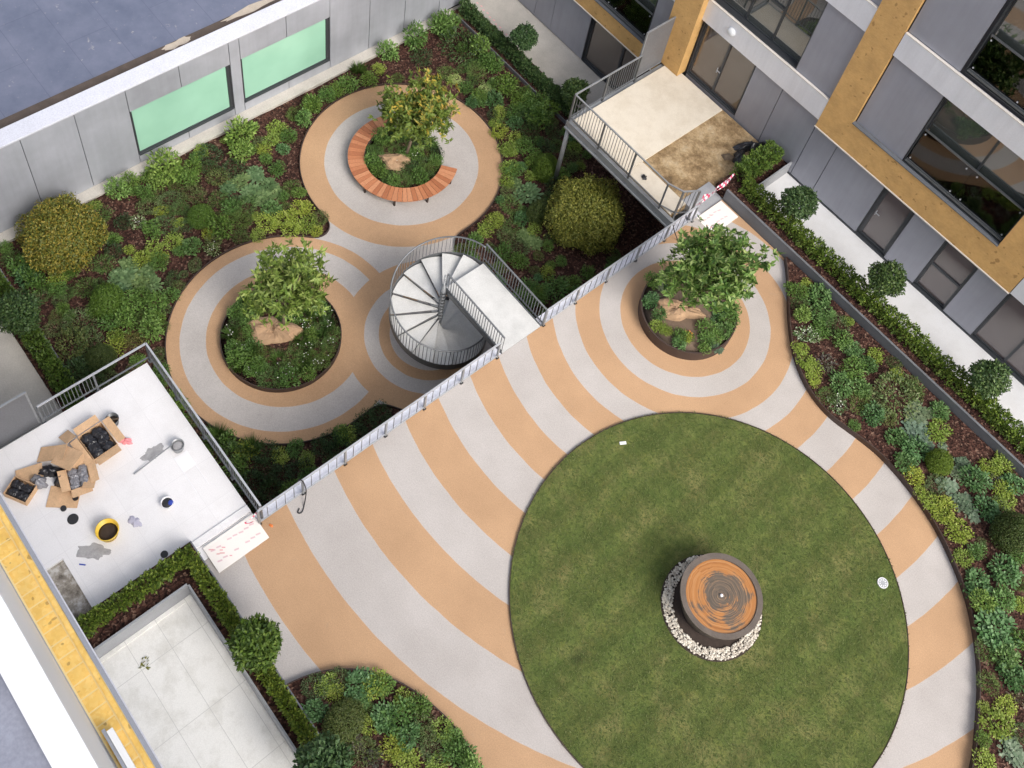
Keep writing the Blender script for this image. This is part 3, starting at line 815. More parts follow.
# ground storey, terrace level
for a, b_ in ((-11.70, -10.40), (-10.40, -8.72), (-8.72, -7.70), (-7.70, -5.60), (-4.30, -3.0), (-1.68, -0.5), (2.1, 4.2), (4.2, 6.3), (6.3, 8.4)): dk.append((a, b_, 0.06, 3.26 if b_ <= -8.7 else 2.96))
dk.append((-14.26, -11.70, 0.06, 0.38))
for z0, z1 in ((4.28, 7.62), (8.62, 12.0), (12.9, 16.3)):
    dk += [(-10.30, -8.70, z0, z1), (-7.56, -5.6, z0, z1), (0.0, 3.0, z0, z1), (3.0, 6.0, z0, z1)]
    if z0 > 12: dk += [(-14.2, -10.3, z0, z1), (-5.6, -1.68, z0, z1)]
dk += [(-16.48, -15.52, 0.15, 3.0), (-23.9, -20.62, 0.15, 3.0), (-27, -23.9, 0.15, 3.0)]
for a, b_ in ((-27, -24.4), (-24.4, -22.44), (-22.44, -21.38), (-21.38, -19.32)): dk.append((a, b_, ZL + 0.05, -0.82))
for z0, z1 in ((3.9, 7.2), (8.0, 11.5), (12.4, 16)): dk += [(-27, -23.9, z0, z1), (-23.9, -20.6, z0, z1), (-20.6, -15.52, z0, z1)]
part('grey_cladding', panels(dk, FY), M['clad_dark'], B)
wh = []
for z0 in (3.27, 7.63, 12.0): wh.append((-14.36, -8.70, z0, z0 + 1.02))
for z0 in (7.60, 12.0): wh.append((-7.58, -1.66, z0, z0 + 0.98))
for z0 in (2.98, 7.6, 12.0): wh.append((-0.48, 9, z0, z0 + 1.0))
for z0 in (3.02, 7.2, 11.5): wh.append((-27, -15.52, z0, z0 + 0.86))
part('white_band', panels(wh, FY - 0.10, 0.15, 0.004), M['white_band'], B)
tm = MB()
for x0, x1, z0, z1 in ((-8.70, -7.60, 2.98, 20), (-7.599, -1.66, 2.98, 4.24), (-1.659, -0.50, 2.98, 20)): tm.box(x0, x1, FY - 0.11, FY + 0.05, z0, z1)
tm.box(-27, -15.52, FY - 0.11, FY + 0.05, -0.76, 0.10)
part('timber_band', tm, M['timber'], B)
tm = MB(); tm.box(-15.50, -14.36, FY - 0.42, FY + 0.05, DZ + 0.02, 20); part('timber_pier', tm, M['timber'], B)
tr = MB(); tr.box(-8.72, -0.49, FY - 0.135, FY + 0.02, 2.93, 2.976); part('cream_trim', tr, M['trim'], B)
for bb in ((-27, -15.45, FY - 0.135, FY + 0.02, -0.81, -0.765), (-14.30, -8.72, FY - 0.115, FY - 0.02, 4.292, 4.327), (-14.30, -8.72, FY - 0.115, FY - 0.02, 8.652, 8.687), (-7.57, -1.67, FY - 0.115, FY - 0.02, 8.585, 8.62)): part('cream_trim', MB().box(*bb), M['trim'], B)
# dark metal sill above the timber band and its return
tr = MB(); tr.box(-7.60, -1.65, FY - 0.16, FY + 0.0, 4.245, 4.285); part('metal_flashing', MB().box(-27, -15.53, FY - 0.15, FY + 0.0, 0.103, 0.14), M['planter_grey'], B)
part('metal_flashing', tr, M['planter_grey'], B)
tr = MB(); tr.box(-14.3, 9, FY - 0.03, FY + 0.05, 0.0, 0.055); part('plinth', tr, M['frame'], B)
lamp_ = MB(); lamp_.lathe((0, 0, 0), [(0.001, 0.13), (0.1, 0.12), (0.165, 0.07), (0.18, 0.0)], 24)
lmp = part('bulkhead_lamp', lamp_, M['lens'], B, True, ws=False)
lmp.matrix_parent_inverse = Matrix.Translation(-Vector(B['_loc'])); lmp.location = (-13.05, FY - 0.10, 3.80); lmp.rotation_euler = (pi / 2, 0, 0)
lmp['label'] = 'round white lamp on the white band above the deck doors'
def window(name, o, xm, zm=None, pane='glass', depth=0.22, fw=0.07, label=None, handle=None):
    x0, x1, z0, z1 = o
    f = MB(); y = FY + depth
    for a, b_, c, d in ((x0, x1, z0, z0 + fw), (x0, x1, z1 - fw, z1)): f.box(a, b_, y - 0.05, y + 0.05, c, d)
    for xx in [x0 + fw / 2, x1 - fw / 2] + list(xm): f.box(xx - fw / 2, xx + fw / 2, y - 0.048, y + 0.048, z0 + fw, z1 - fw)
    for (zz, a, b_) in (zm or []): f.box(a, b_, y - 0.045, y + 0.045, zz - fw / 2, zz + fw / 2)
    # lining of the reveal
    f.box(x0, x0 + 0.02, FY + 0.0, y - 0.05, z0, z1); f.box(x1 - 0.02, x1, FY + 0.0, y - 0.05, z0, z1)
    f.box(x0 + 0.02, x1 - 0.02, FY - 0.02, y - 0.05, z0 - 0.0, z0 + 0.03)
    fr = part('window' if 'door' not in name else 'glazed_door', f, M['frame'], B)
    if label: fr['label'] = label
    g = MB(); xx = [x0 + fw] + sum([[m - fw / 2, m + fw / 2] for m in xm], []) + [x1 - fw]
    for i in range(0, len(xx), 2):
        g.box(xx[i], xx[i + 1], y + 0.0, y + 0.02, z0 + fw, z1 - fw)
    part('pane', g, M[pane], fr)
    if handle:
        h = MB(); h.bar((handle[0], y - 0.07, handle[1] - 0.12), (handle[0], y - 0.07, handle[1] + 0.12), 0.03); h.bar((handle[0], y - 0.09, handle[1]), (handle[0] + 0.16, y - 0.09, handle[1]), 0.028)
        part('handle', h, M['galv_light'], fr)
    return fr
window('door', OPEN['doorDeck'], (-12.98,), pane='glass_deck', label='sliding glass doors onto the cream deck', handle=(-13.1, 1.6), depth=0.12, fw=0.09)
window('door', OPEN['doorWalk'], (), pane='glass_reflection', depth=0.12, fw=0.16, label='single glazed door onto the white walk', handle=(-5.38, 1.5))
window('win', OPEN['winWalk'], (), [(1.42, -2.9, -1.78)], 'glass_reflection', 0.12, 0.1)
window('win', OPEN['winEnd'], (0.8,), [(1.55, 0.85, 2.0)], 'glass_reflection', 0.12, 0.1)
window('win', OPEN['winMid'], (-3.57,), depth=0.26, label='wide window reflecting the round lawn')
window('win', OPEN['winLeft'], (-12.9, -11.65), [(5.9, -12.85, -11.7)], depth=0.26)
window('win', OPEN['winTop'], (-3.5,), depth=0.26)
window('win', OPEN['winTopL'], (-12.2,), depth=0.26)
window('win', OPEN['winLow'], (-18.2,), depth=0.26)
window('door', OPEN['doorLow'], (-17.40,), pane='glass_deck', depth=0.14, fw=0.12, label='glazed doors on the lower walk under the deck')
def balustrade(x0, x1, z0, z1, lab=None):
    f = MB(); y = FY + 0.07
    f.box(x0 + 0.03, x1 - 0.03, y - 0.03, y + 0.03, z1, z1 + 0.045)
    f.box(x0 + 0.03, x1 - 0.03, y - 0.04, y + 0.04, z0, z0 + 0.05); f.box(x0 + 0.03, x1 - 0.03, y - 0.10, y - 0.06, z0 - 0.02, z0 + 0.03)
    r = part('balustrade', f, M['galv_dark'], B)
    if lab: r['label'] = lab
    g = MB(); mid = (x0 + x1) / 2
    g.box(x0 + 0.06, mid - 0.01, y - 0.006, y + 0.006, z0 + 0.055, z1 - 0.002); g.box(mid + 0.01, x1 - 0.06, y - 0.006, y + 0.006, z0 + 0.055, z1 - 0.002)
    part('glass_panel', g, M['bal_glass'], r)
    for xx in (x0 + 0.12, mid - 0.2, mid + 0.2, x1 - 0.12):
        for zz in (z0 + 0.16, z1 - 0.12): part('clamp', MB().lathe((xx, y - 0.035, zz), [(0.001, 0.02), (0.025, 0.015), (0.025, -0.015), (0.001, -0.02)], 10), M['galv_light'], r)
balustrade(-5.56, -1.68, 4.42, 5.90, 'glass balustrade across the wide middle window')
balustrade(-5.48, -1.68, 8.86, 10.3)
balustrade(-20.5, -16.52, 0.22, 1.5)

# left building with mint windows
LX = -24.75
Bl = thing('low_flat_roofed_building', 'low pale grey building with blue flat roof and two mint green windows', 'building', (LX - 4, 0, ZL))
LO = [(-4.28, -0.27, -3.02, -0.52), (0.22, 4.17, -2.98, -0.52)]
w = MB()
ysl = sorted(set([-30, 14.5] + [o[0] for o in LO] + [o[1] for o in LO]))
for i in range(len(ysl) - 1):
    ym = (ysl[i] + ysl[i + 1]) / 2
    op = [o for o in LO if o[0] < ym < o[1]]
    if op: o = op[0]; w.box(LX - 0.3, LX - 0.06, ysl[i], ysl[i + 1], ZL - 0.05, o[2]); w.box(LX - 0.3, LX - 0.06, ysl[i], ysl[i + 1], o[3], 0.66)
    else: w.box(LX - 0.3, LX - 0.06, ysl[i], ysl[i + 1], ZL - 0.05, 0.66)
part('wall', w, M['joint'], Bl)
w = MB(); g_ = 0.012
def lp(y0, y1, z0, z1): w.box(LX - 0.05, LX, y0 + g_, y1 - g_, z0 + g_, z1 - g_)
zb = ZL + 0.1
for y0, y1 in ((-16, -13.9), (-13.9, -12), (-12, -10.02), (-10.02, -8.08), (-8.08, -6.18), (-6.18, -4.30), (-0.23, 0.21), (4.2, 6.12), (6.12, 7.93), (7.93, 9.8), (9.8, 11.7), (11.7, 13.3)): lp(y0, y1, zb, 0.68)
for y0, y1 in ((-4.30, -2.24), (-2.24, -0.23), (0.21, 2.23), (2.23, 4.2)):
    lp(y0, y1, -0.51, 0.68); lp(y0, y1, zb, -3.04)
part('cladding', w, M['clad_light'], Bl)
w = MB(); w.box(LX - 0.66, LX + 0.045, -30, 14, 0.70, 0.79); o_ = part('coping', w, M['coping'], Bl); bevel(o_, 0.012)
w = MB(); w.box(LX - 1.3, LX - 0.62, -30, 14, 0.2, 0.45); part('gutter', w, dirty('rusty_gutter', (0.10, 0.075, 0.06), 0.4, 2, 20, 0.8), Bl)
grit = dirty('pale_grit', (0.50, 0.43, 0.35), 0.2, 3)
for y, l_, xo in ((-2.2, 1.1, .25), (0.3, 2.4, .1)):
    n_ = 18; P_ = [(LX - 1.22 + xo * .3 + (.16 + .05 * math.sin(5 * k_ + y)) * math.cos(k_ * 2 * pi / n_), y + l_ / 2 + l_ / 2 * (1 + .12 * math.sin(3 * k_)) * math.sin(k_ * 2 * pi / n_)) for k_ in range(n_)]
    part('sand_patch', MB().prism(P_, 0.452, 0.459), grit, Bl)
w = MB(); w.box(LX - 40, LX - 1.32, -30, 14, 0.15, 0.42); part('roof', w, M['roof'], Bl)
for o in LO:
    f = MB(); x = LX - 0.10
    f.box(x - 0.03, LX - 0.055, o[0] + 0.01, o[1] - 0.01, o[2], o[2] + 0.07); f.box(x - 0.03, LX - 0.055, o[0] + 0.01, o[1] - 0.01, o[3] - 0.02, o[3])
    f.box(x - 0.03, LX - 0.05, o[0] + 0.01, o[0] + 0.07, o[2] + 0.07, o[3] - 0.02); f.box(x - 0.03, LX - 0.05, o[1] - 0.12, o[1] - 0.01, o[2] + 0.07, o[3] - 0.02)
    f.box(LX - 0.05, LX + 0.03, o[0] + 0.01, o[1] - 0.01, o[2] - 0.02, o[2] + 0.035)
    fr = part('window', f, M['frame'], Bl)
    p = MB(); p.box(x - 0.02, x, o[0] + 0.07, o[1] - 0.12, o[2] + 0.07, o[3] - 0.02); part('pane', p, M['mint'], fr)

# building the picture was taken from: canopy, white parapet
Bc = thing('near_white_building', 'pale near building at lower left with yellow boarded canopy and white parapet', 'building', (-8, -18, 0))
w = MB(); w.box(-60, 60, -30, -14.56, -0.6, 20.9); part('wall', w, M['white_paint'], Bc)
w = MB(); w.box(-60, 60, -14.56, -13.91, 2.9, 3.03); part('canopy_deck', w, M['clad_light'], Bc)
w = MB()
w.box(-20, 5, -14.53, -13.905, 3.035, 3.05); part('yellow_decking', w, M['yellow_gap'], Bc)
for i in range(64):
    x = -20 + i * 0.36; w = MB(); w.box(x + 0.02, x + 0.34, -14.49, -14.08, 3.051, 3.060 + 0.003 * (i % 2)); part('yellow_board', w, M['yellow_board'], Bc)
w = MB(); w.box(-20, 5, -14.04, -13.92, 3.051, 3.11); part('yellow_edge_board', w, M['yellow_board'], Bc)
w = MB(); w.box(-60, 60, -13.90, -13.802, 2.86, 3.10); part('fascia', w, dirty('grey_blue_fascia', (0.33, 0.35, 0.40), 0.15, 2), Bc)
w = MB(); w.box(-60, 60, -13.80, -13.77, 2.85, 3.115); part('drip_edge', w, M['coping'], Bc)
w = MB(); w.box(-60, 60, -14.56, -14.03, 20.92, 21.5); part('balcony_front', w, M['white_paint'], Bc)
w = MB(); w.box(-60, 60, -14.285, -14.01, 21.502, 21.6); part('white_parapet', w, M['white_paint'], Bc)
w = MB(); w.box(-60, 60, -14.9, -14.29, 21.3, 21.52); part('balcony_floor', w, dirty('blue_grey_floor', (0.33, 0.34, 0.40), 0.15, 2), Bc)
w = MB(); w.box(-60, 60, -30, -14.91, 21.0, 35); part('upper_wall', w, M['white_band'], Bc)
# short white rail end on the canopy
w = MB(); w.box(-6.35, -1.0, -14.36, -14.22, 3.09, 3.55); o_ = part('white_box_rail', w, M['white_paint'], Bc); 
w = MB(); w.box(-6.45, -1.0, -14.44, -14.365, 3.09, 3.5); part('grey_backing', w, M['clad_light'], Bc)

# ================================================================== RAILINGS
def xy3(p, z): return Vector((p[0], p[1], z))
def railing(name, label, pts, z0, post_every=1.5, h=0.95, light=False, foot=-0.12, bal=0.11, posts=None, group='galvanised picket railings'):
    """pts: list of (x,y) corners"""
    cx_ = sum(p[0] for p in pts) / len(pts); cy_ = sum(p[1] for p in pts) / len(pts)
    r = thing(name, label, 'railing', (cx_, cy_, z0), group)
    m = M['galv_light'] if light else M['galv_mid']
    t = MB(); b = MB()
    for i in range(len(pts) - 1):
        p, q = pts[i], pts[i + 1]
        t.bar(xy3(p, z0 + h), xy3(q, z0 + h), 0.055, 0.04); b.bar(xy3(p, z0 + 0.12), xy3(q, z0 + 0.12), 0.045, 0.02)
    part('top_rail', t, M['galv_light'] if light or name == 'railing' and z0 == 0 else M['galv'], r); part('bottom_rail', b, m, r)
    nb = 0
    bm_ = MB(); bm_.bar((0, 0, 0.13), (0, 0, h - 0.02), 0.016); bme = bm_.mesh('picket', M['galv_mid'])
    pm = MB(); pm.box(-0.03, 0.03, -0.03, 0.03, foot, h - 0.022); pm.box(-0.06, 0.06, -0.06, 0.06, foot - 0.012, foot); pme = pm.mesh('post', M['galv_dark'] if not light else M['galv'])
    rest = MB()
    for i in range(len(pts) - 1):
        p, q = Vector(pts[i]), Vector(pts[i + 1]); L_ = (q - p).length; n = max(1, round(L_ / post_every))
        for k in range(n + 1):
            if k == 0 and i > 0: continue
            c = p + (q - p) * (k / n)
            o = bpy.data.objects.new('post', pme); col.objects.link(o); o.parent = r; o.location = (c.x - cx_, c.y - cy_, 0); o.rotation_euler.z = math.atan2(q.y - p.y, q.x - p.x)
            if k == n: continue
            e = p + (q - p) * ((k + 1) / n); seg = (e - c).length; nn = max(1, int(seg / bal))
            for j in range(1, nn):
                d = c + (e - c) * (j / nn)
                if nb < 100:
                    o = bpy.data.objects.new('picket', bme); col.objects.link(o); o.parent = r; o.location = (d.x - cx_, d.y - cy_, 0); nb += 1
                else: rest.bar((d.x, d.y, z0 + 0.13), (d.x, d.y, z0 + h - 0.02), 0.02)
    if rest.v: part('picket', rest, m, r)['kind'] = 'stuff'
    return r
railing('railing', 'long galvanised picket railing along the ringed terrace from white threshold to spiral stair', [(-9.41, -8.72), (-9.41, -0.10)], 0, 1.44, light=True, foot=-0.0, bal=.27)
railing('railing', 'galvanised picket railing between the spiral stair and the cream deck', [(-9.41, 1.84), (-9.41, 8.8)], 0, 1.4, light=True, foot=-0.0, bal=.27)
railing('railing', 'galvanised picket railing round two sides of the white terrace with cardboard boxes', [(-9.50, -8.58), (-15.62, -8.58), (-15.62, -11.94)], 0.0, 1.55, foot=-0.15)
railing('railing', 'galvanised picket railing round the edge of the cream raised deck', [(-9.55, 8.75), (-9.85, 8.25), (-10.4, 8.05), (-15.15, 8.05), (-15.15, 11.4)], DZ, 1.5, foot=-0.32, h=1.38, bal=.125)
def screen(label, x, y0, y1, z0, h):
    r = thing('privacy_screen', label, 'screen', (x, (y0 + y1) / 2, z0), 'solid grey privacy screens')
    b = MB(); b.box(x - 0.02, x + 0.02, y0 + 0.05, y1 - 0.05, z0 + 0.06, z0 + h - 0.04); part('panel', b, M['screen'], r)
    b = MB(); b.box(x - 0.03, x + 0.03, y0, y1, z0 + h - 0.04, z0 + h); b.box(x - 0.03, x + 0.03, y0, y1, z0, z0 + 0.06)
    for y in (y0, y1 - 0.05): b.box(x - 0.03, x + 0.03, y, y + 0.05, z0 + 0.06, z0 + h - 0.04)
    part('frame', b, M['galv'], r)
screen('solid grey privacy screen between the cream deck railing and timber pier', -15.25, 11.42, 13.1, DZ, 2.5)
screen('solid grey privacy screen at the left edge of the white terrace', -15.72, -14.4, -12.02, -.2, 2.05)

# ================================================================== SPIRAL STAIR
SC = (-12.30, 0.03); SR = 1.70; RISE = 3.59 / 18; STEP = math.radians(24.5); A0 = math.radians(92)
st = thing('spiral_staircase', 'galvanised spiral staircase with white treads dropping from terrace to lower garden', 'staircase', (SC[0], SC[1], ZL))
b = MB(); b.tube([(SC[0], SC[1], ZL), (SC[0], SC[1], 0.3), (SC[0], SC[1], 0.31), (SC[0], SC[1], 0.93)], [0.075, 0.075, 0.03, 0.03], 20); part('centre_pole', b, M['galv'], st, True)
b = MB()
for i in range(18):
    z = -RISE * i; b.lathe((SC[0], SC[1], z - 0.14), [(0.078, 0), (0.10, 0.0), (0.10, 0.12), (0.078, 0.12)], 20)
part('pole_collar', b, M['galv_dark'], st, True)['kind'] = 'stuff'
def ang(i, r=SR): t = A0 + STEP * i; return (SC[0] + r * math.cos(t), SC[1] + r * math.sin(t))
tread_mat = dirty('white_tread', (0.60, 0.60, 0.585), 0.22, 1.5, 30, 0.7)
for i in range(17):
    z = -RISE * (i + 1)
    a0 = A0 + STEP * i; a1 = a0 + STEP * 1.06
    n = 6
    outer = [(SC[0] + (SR - 0.03) * math.cos(a0 + (a1 - a0) * k / n), SC[1] + (SR - 0.03) * math.sin(a0 + (a1 - a0) * k / n)) for k in range(n + 1)]
    inner = [(SC[0] + 0.09 * math.cos(a1), SC[1] + 0.09 * math.sin(a1)), (SC[0] + 0.09 * math.cos(a0), SC[1] + 0.09 * math.sin(a0))]
    b = MB(); b.prism(outer + inner, z - 0.035, z, True, True)
    tr_ = part('tread', b, tread_mat, st)
    b = MB()     # dark steel nosing channel under the front edge
    p0 = Vector((SC[0] + 0.09 * math.cos(a0), SC[1] + 0.09 * math.sin(a0), z - 0.075)); p1 = Vector((SC[0] + (SR - 0.02) * math.cos(a0), SC[1] + (SR - 0.02) * math.sin(a0), z - 0.075))
    b.bar(p0 + Vector((0, 0, .0435)), p1 + Vector((0, 0, .0435)), 0.034, 0.07); q1 = Vector((SC[0] + (SR - 0.02) * math.cos(a1), SC[1] + (SR - 0.02) * math.sin(a1), z - 0.075)); part('tread_bracket', b, M['galv_dark'], tr_)
TOT = 17
sb = MB(); pts = []
NS = 120
def helix(r, dz, i0=0, i1=TOT, n=NS):
    return [(SC[0] + r * math.cos(A0 + STEP * (i0 + (i1 - i0) * k / n)), SC[1] + r * math.sin(A0 + STEP * (i0 + (i1 - i0) * k / n)), -RISE * (i0 + (i1 - i0) * k / n) + dz) for k in range(n + 1)]
vs = []; H = helix(SR, 0); fs = []
for (x, y, z) in H:
    d = Vector((x - SC[0], y - SC[1])).normalized()
    for rr, zz in ((0, -0.30), (0, 0.02), (0.012, 0.02), (0.012, -0.30)): vs.append((x + d.x * rr, y + d.y * rr, z + zz))
for k in range(NS):
    for q in range(4):
        w_ = (q + 1) % 4; fs.append((k * 4 + q, k * 4 + w_, (k + 1) * 4 + w_, (k + 1) * 4 + q))
sb.add(vs, fs); part('outer_stringer', sb, M['galv_dark'], st)
b = MB(); b.tube(helix(SR + 0.0, 0.96), 0.028, 8); part('handrail', b, M['galv_mid'], st, True)
bm_ = MB(); bm_.bar((0, 0, 0), (0, 0, 0.98), 0.018); bme = bm_.mesh('baluster', M['galv_mid'])
nb = 0
for k in range(0, 98):
    u = k * 17 / 97
    x, y = ang(u); z = -RISE * u - 0.04
    o = bpy.data.objects.new('baluster', bme); col.objects.link(o); o.parent = st; o.location = (x - SC[0], y - SC[1], z - ZL); o.rotation_euler.z = A0 + STEP * u
# landing with its own rails
b = MB(); b.box(-12.34, -9.425, 0.14, 1.74, -0.05, 0.0); part('landing', b, tread_mat, st)
b = MB(); b.box(-12.36, -9.44, 0.10, 0.135, -0.22, 0.03); b.box(-12.36, -9.44, 1.745, 1.78, -0.22, 0.03); b.box(-12.36, -12.345, 0.14, 1.74, -0.22, -0.052)
part('landing_beam', b, M['galv_dark'], st)
for y, x0 in ((0.12, -12.3), (1.84, -12.45)):
    b = MB(); b.bar((x0, y, 0.95), (-9.46, y, 0.95), 0.05, 0.035); part('landing_rail', b, M['galv_mid'], st)
    b = MB(); b.bar((x0, y, 0.09), (-9.46, y, 0.09), 0.04, 0.02); part('landing_rail', b, M['galv_dark'], st)
    n = 25
    for k in range(n + 1):
        x = x0 + (-9.46 - x0) * k / n
        o = bpy.data.objects.new('baluster', bme); col.objects.link(o); o.parent = st; o.location = (x - SC[0], y - SC[1], -0.03 - ZL)

# ================================================================== BENCH
BC = (-19.22, 3.78); R0, R1 = 1.50, 2.13
bn = thing('curved_bench', 'curved slatted red hardwood bench around the lower garden tree planter', 'bench', (BC[0], BC[1], ZL))
sb = MB()
# from image: open to the upper right; seat runs from the west round the south to the east
b0, b1 = math.radians(157), math.radians(399)
n = 44
for i in range(n):
    a = b0 + (b1 - b0) * (i + .5) / n; hw = (b1 - b0) / n / 2 - 0.0032
    q = [(BC[0] + r * math.cos(t), BC[1] + r * math.sin(t)) for r, t in ((R0, a - hw), (R1, a - hw), (R1, a + hw), (R0, a + hw))]
    sb.prism(q, ZL + 0.42, ZL + 0.455 + R.uniform(-0.002, 0.002), True, True)
part('seat', sb, M['bench_wood'], bn)
b = MB()
arc = lambda r, z, m_=60: [(BC[0] + r * math.cos(b0 + (b1 - b0) * k / m_), BC[1] + r * math.sin(b0 + (b1 - b0) * k / m_), z) for k in range(m_ + 1)]
b.tube(arc(R0 + 0.1, ZL + 0.385), 0.03, 6); b.tube(arc(R1 - 0.1, ZL + 0.385), 0.03, 6); part('frame', b, M['edge_steel'], bn)
for k in range(7):
    t = b0 + (b1 - b0) * (k + .35) / 6.7
    b = MB()
    for r in (R0 + 0.1, R1 - 0.1): b.bar((BC[0] + r * math.cos(t), BC[1] + r * math.sin(t), ZL), (BC[0] + r * math.cos(t), BC[1] + r * math.sin(t), ZL + 0.37), 0.06)
    b.bar((BC[0] + (R0 + .1) * math.cos(t), BC[1] + (R0 + .1) * math.sin(t), ZL + 0.33), (BC[0] + (R1 - .1) * math.cos(t), BC[1] + (R1 - .1) * math.sin(t), ZL + 0.33), 0.05)
    part('leg', b, M['edge_steel'], bn)

# ================================================================== FOUNTAIN
FC = (0.13, -0.18)
fn = thing('water_basin', 'round weathered steel water basin with rusty orange surface on the lawn', 'fountain', (FC[0], FC[1], 0.055))
b = MB(); b.lathe((FC[0], FC[1], 0.0), [(0.84, 0.02), (0.93, 0.35), (1.07, 0.85), (1.13, 1.06)], 96); part('rim', MB().lathe((FC[0], FC[1], 0.0), [(1.131, 1.06), (1.145, 1.07), (1.145, 1.12), (0.995, 1.12), (0.985, 1.09), (0.98, 1.0)], 96), M['rust_rim'], fn); bs_ = part('basin', b, M['rust_side'], fn, True); bs_.data.shade_smooth(); es_ = bs_.modifiers.new('e', 'EDGE_SPLIT'); es_.split_angle = math.radians(35)
b = MB(); b.lathe((FC[0], FC[1], 0.0), [(0.001, 1.078), (0.98, 1.078), (0.982, 1.02)], 96); part('water_surface', b, M['rust'], fn)
b = MB(); b.lathe((FC[0], FC[1], 1.07), [(0.045, 0), (0.04, 0.06), (0.001, 0.065)], 16); part('spout', b, M['white_plastic'], fn, True)
b = MB()
ico = [(0, 0, 1), (.89, 0, .45), (.28, .85, .45), (-.72, .53, .45), (-.72, -.53, .45), (.28, -.85, .45), (.72, .53, -.45), (-.28, .85, -.45), (-.89, 0, -.45), (-.28, -.85, -.45), (.72, -.53, -.45), (0, 0, -1)]
icf = [(0, 1, 2), (0, 2, 3), (0, 3, 4), (0, 4, 5), (0, 5, 1), (1, 6, 2), (2, 7, 3), (3, 8, 4), (4, 9, 5), (5, 10, 1), (2, 6, 7), (3, 7, 8), (4, 8, 9), (5, 9, 10), (1, 10, 6), (11, 7, 6), (11, 8, 7), (11, 9, 8), (11, 10, 9), (11, 6, 10)]
def pebble(mb, x, y, z, r):
    t = R.uniform(0, 6.3); sx, sy, sz = r * R.uniform(.7, 1.3), r * R.uniform(.7, 1.2), r * R.uniform(.5, .8); c, s_ = math.cos(t), math.sin(t)
    mb.add([(x + c * a * sx - s_ * b_ * sy, y + s_ * a * sx + c * b_ * sy, z + d * sz) for a, b_, d in ico], icf)
for _ in range(1900):
    t = R.uniform(0, 2 * pi); r = math.sqrt(R.uniform(1.12 ** 2, 1.40 ** 2)) + R.gauss(0, 0.008)
    pebble(b, FC[0] + r * math.cos(t), FC[1] + r * math.sin(t), 0.075 + R.uniform(0, 0.05), R.uniform(0.022, 0.042))
pe = struct('pebble_ring', b, M['pebble'], 'stuff'); tag(pe, 'ring of cream pebbles round the rusty water basin', 'pebbles'); pe['kind'] = 'stuff'
b = MB(); b.lathe((FC[0], FC[1], 0.056), [(1.0, 0.0), (1.45, 0.0), (1.44, 0.012), (1.0, 0.014)], 64); tag(thingmesh('pebble_bed', b, M['compost']), 'dark base strip beneath the pebble ring', 'gravel bed')
ld = thing('drain_cover', 'small pale oval access cover set in the lawn near its right edge', 'cover', (2.80, 4.29, 0.055))
b = MB(); b.lathe((2.80, 4.29, 0.055), [(0.001, 0.03), (0.14, 0.03), (0.155, 0.02), (0.16, 0.0)], 28); part('lid', b, M['planter_light'], ld)
b = MB()
for k in range(9):
    t = k * 2 * pi / 9; b.lathe((2.80 + 0.09 * math.cos(t), 4.29 + 0.09 * math.sin(t), 0.0852), [(0.001, 0.004), (0.018, 0.0)], 8)
b.strip(circle((2.80, 4.29), 0.145, 28), 0.02, 0.08, 0.092, True); part('rim', b, M['white_plastic'], ld)
b = MB(); b.obox((-4.9, 1.13, 0.075), Vector((.5, .8, 0)).normalized(), Vector((-.8, .5, 0)).normalized(), Vector((0, 0, 1)), 0.10, 0.045, 0.008)
tag(thingmesh('paper_scrap', b, M['white_plastic']), 'small white scrap lying on the lawn by its upper left edge', 'litter'); 

# ================================================================== VEGETATION
def cloud(n, rx, rz, zc, hollow=0.55, lsize=0.1, wid=0.5, up=0.5, lumps=0, shape='leaf', lj=0.3, tang=False, full=False, wob=0):
    """leaves on and in an ellipsoid, clumped"""
    d = rdir(n); rr = hollow + (1 - hollow) * NR.rand(n, 1) ** 0.6
    if lumps:
        lc = rdir(lumps); k = np.argmax(d @ lc.T, 1); dot = (d * lc[k]).sum(1)
        rr = rr * (0.72 + 0.38 * np.clip((dot - 0.55) / 0.45, 0, 1))[:, None]
    if wob:
        ph = NR.uniform(0, 6.28, 8)
        q = 1 + wob * (np.sin(d[:, 0] * 4.1 + ph[0]) * np.sin(d[:, 1] * 3.7 + ph[1]) + .7 * np.sin(d[:, 2] * 6 + d[:, 0] * 5 + ph[2]) + .6 * np.sin(d[:, 1] * 9 + d[:, 0] * 7 + ph[3]))
        q = q * np.where(NR.rand(n) < .05, NR.uniform(1.03, 1.14, n), 1); rr = rr * q[:, None]
    P = d * rr * np.array([rx, rx, rz]) + np.array([0, 0, zc])
    D = d * 0.9 + rdir(n) * 0.7 + np.array([0, 0, up * .5]); N = d + rdir(n) * 0.5 + np.array([0, 0, up])
    if tang: D = rdir(n) + d * .45; N = d + rdir(n) * .75 + np.array([0, 0, .3])
    ln = lsize * (1 + lj * NR.uniform(-1, 1, n))
    keep = (P[:, 2] > 0.01) | full
    return leaves(P[keep], D[keep], N[keep], ln[keep], ln[keep] * wid, 0.12, shape)
def stems(n, r, h, zc):
    b = MB()
    for _ in range(n):
        t = R.uniform(0, 6.28); rr = r * R.uniform(.2, .8)
        b.tube([(0, 0, 0), (rr * .4 * math.cos(t), rr * .4 * math.sin(t), h * .5), (rr * math.cos(t), rr * math.sin(t), h)], [0.015, 0.011, 0.006], 4, caps=False)
    return b
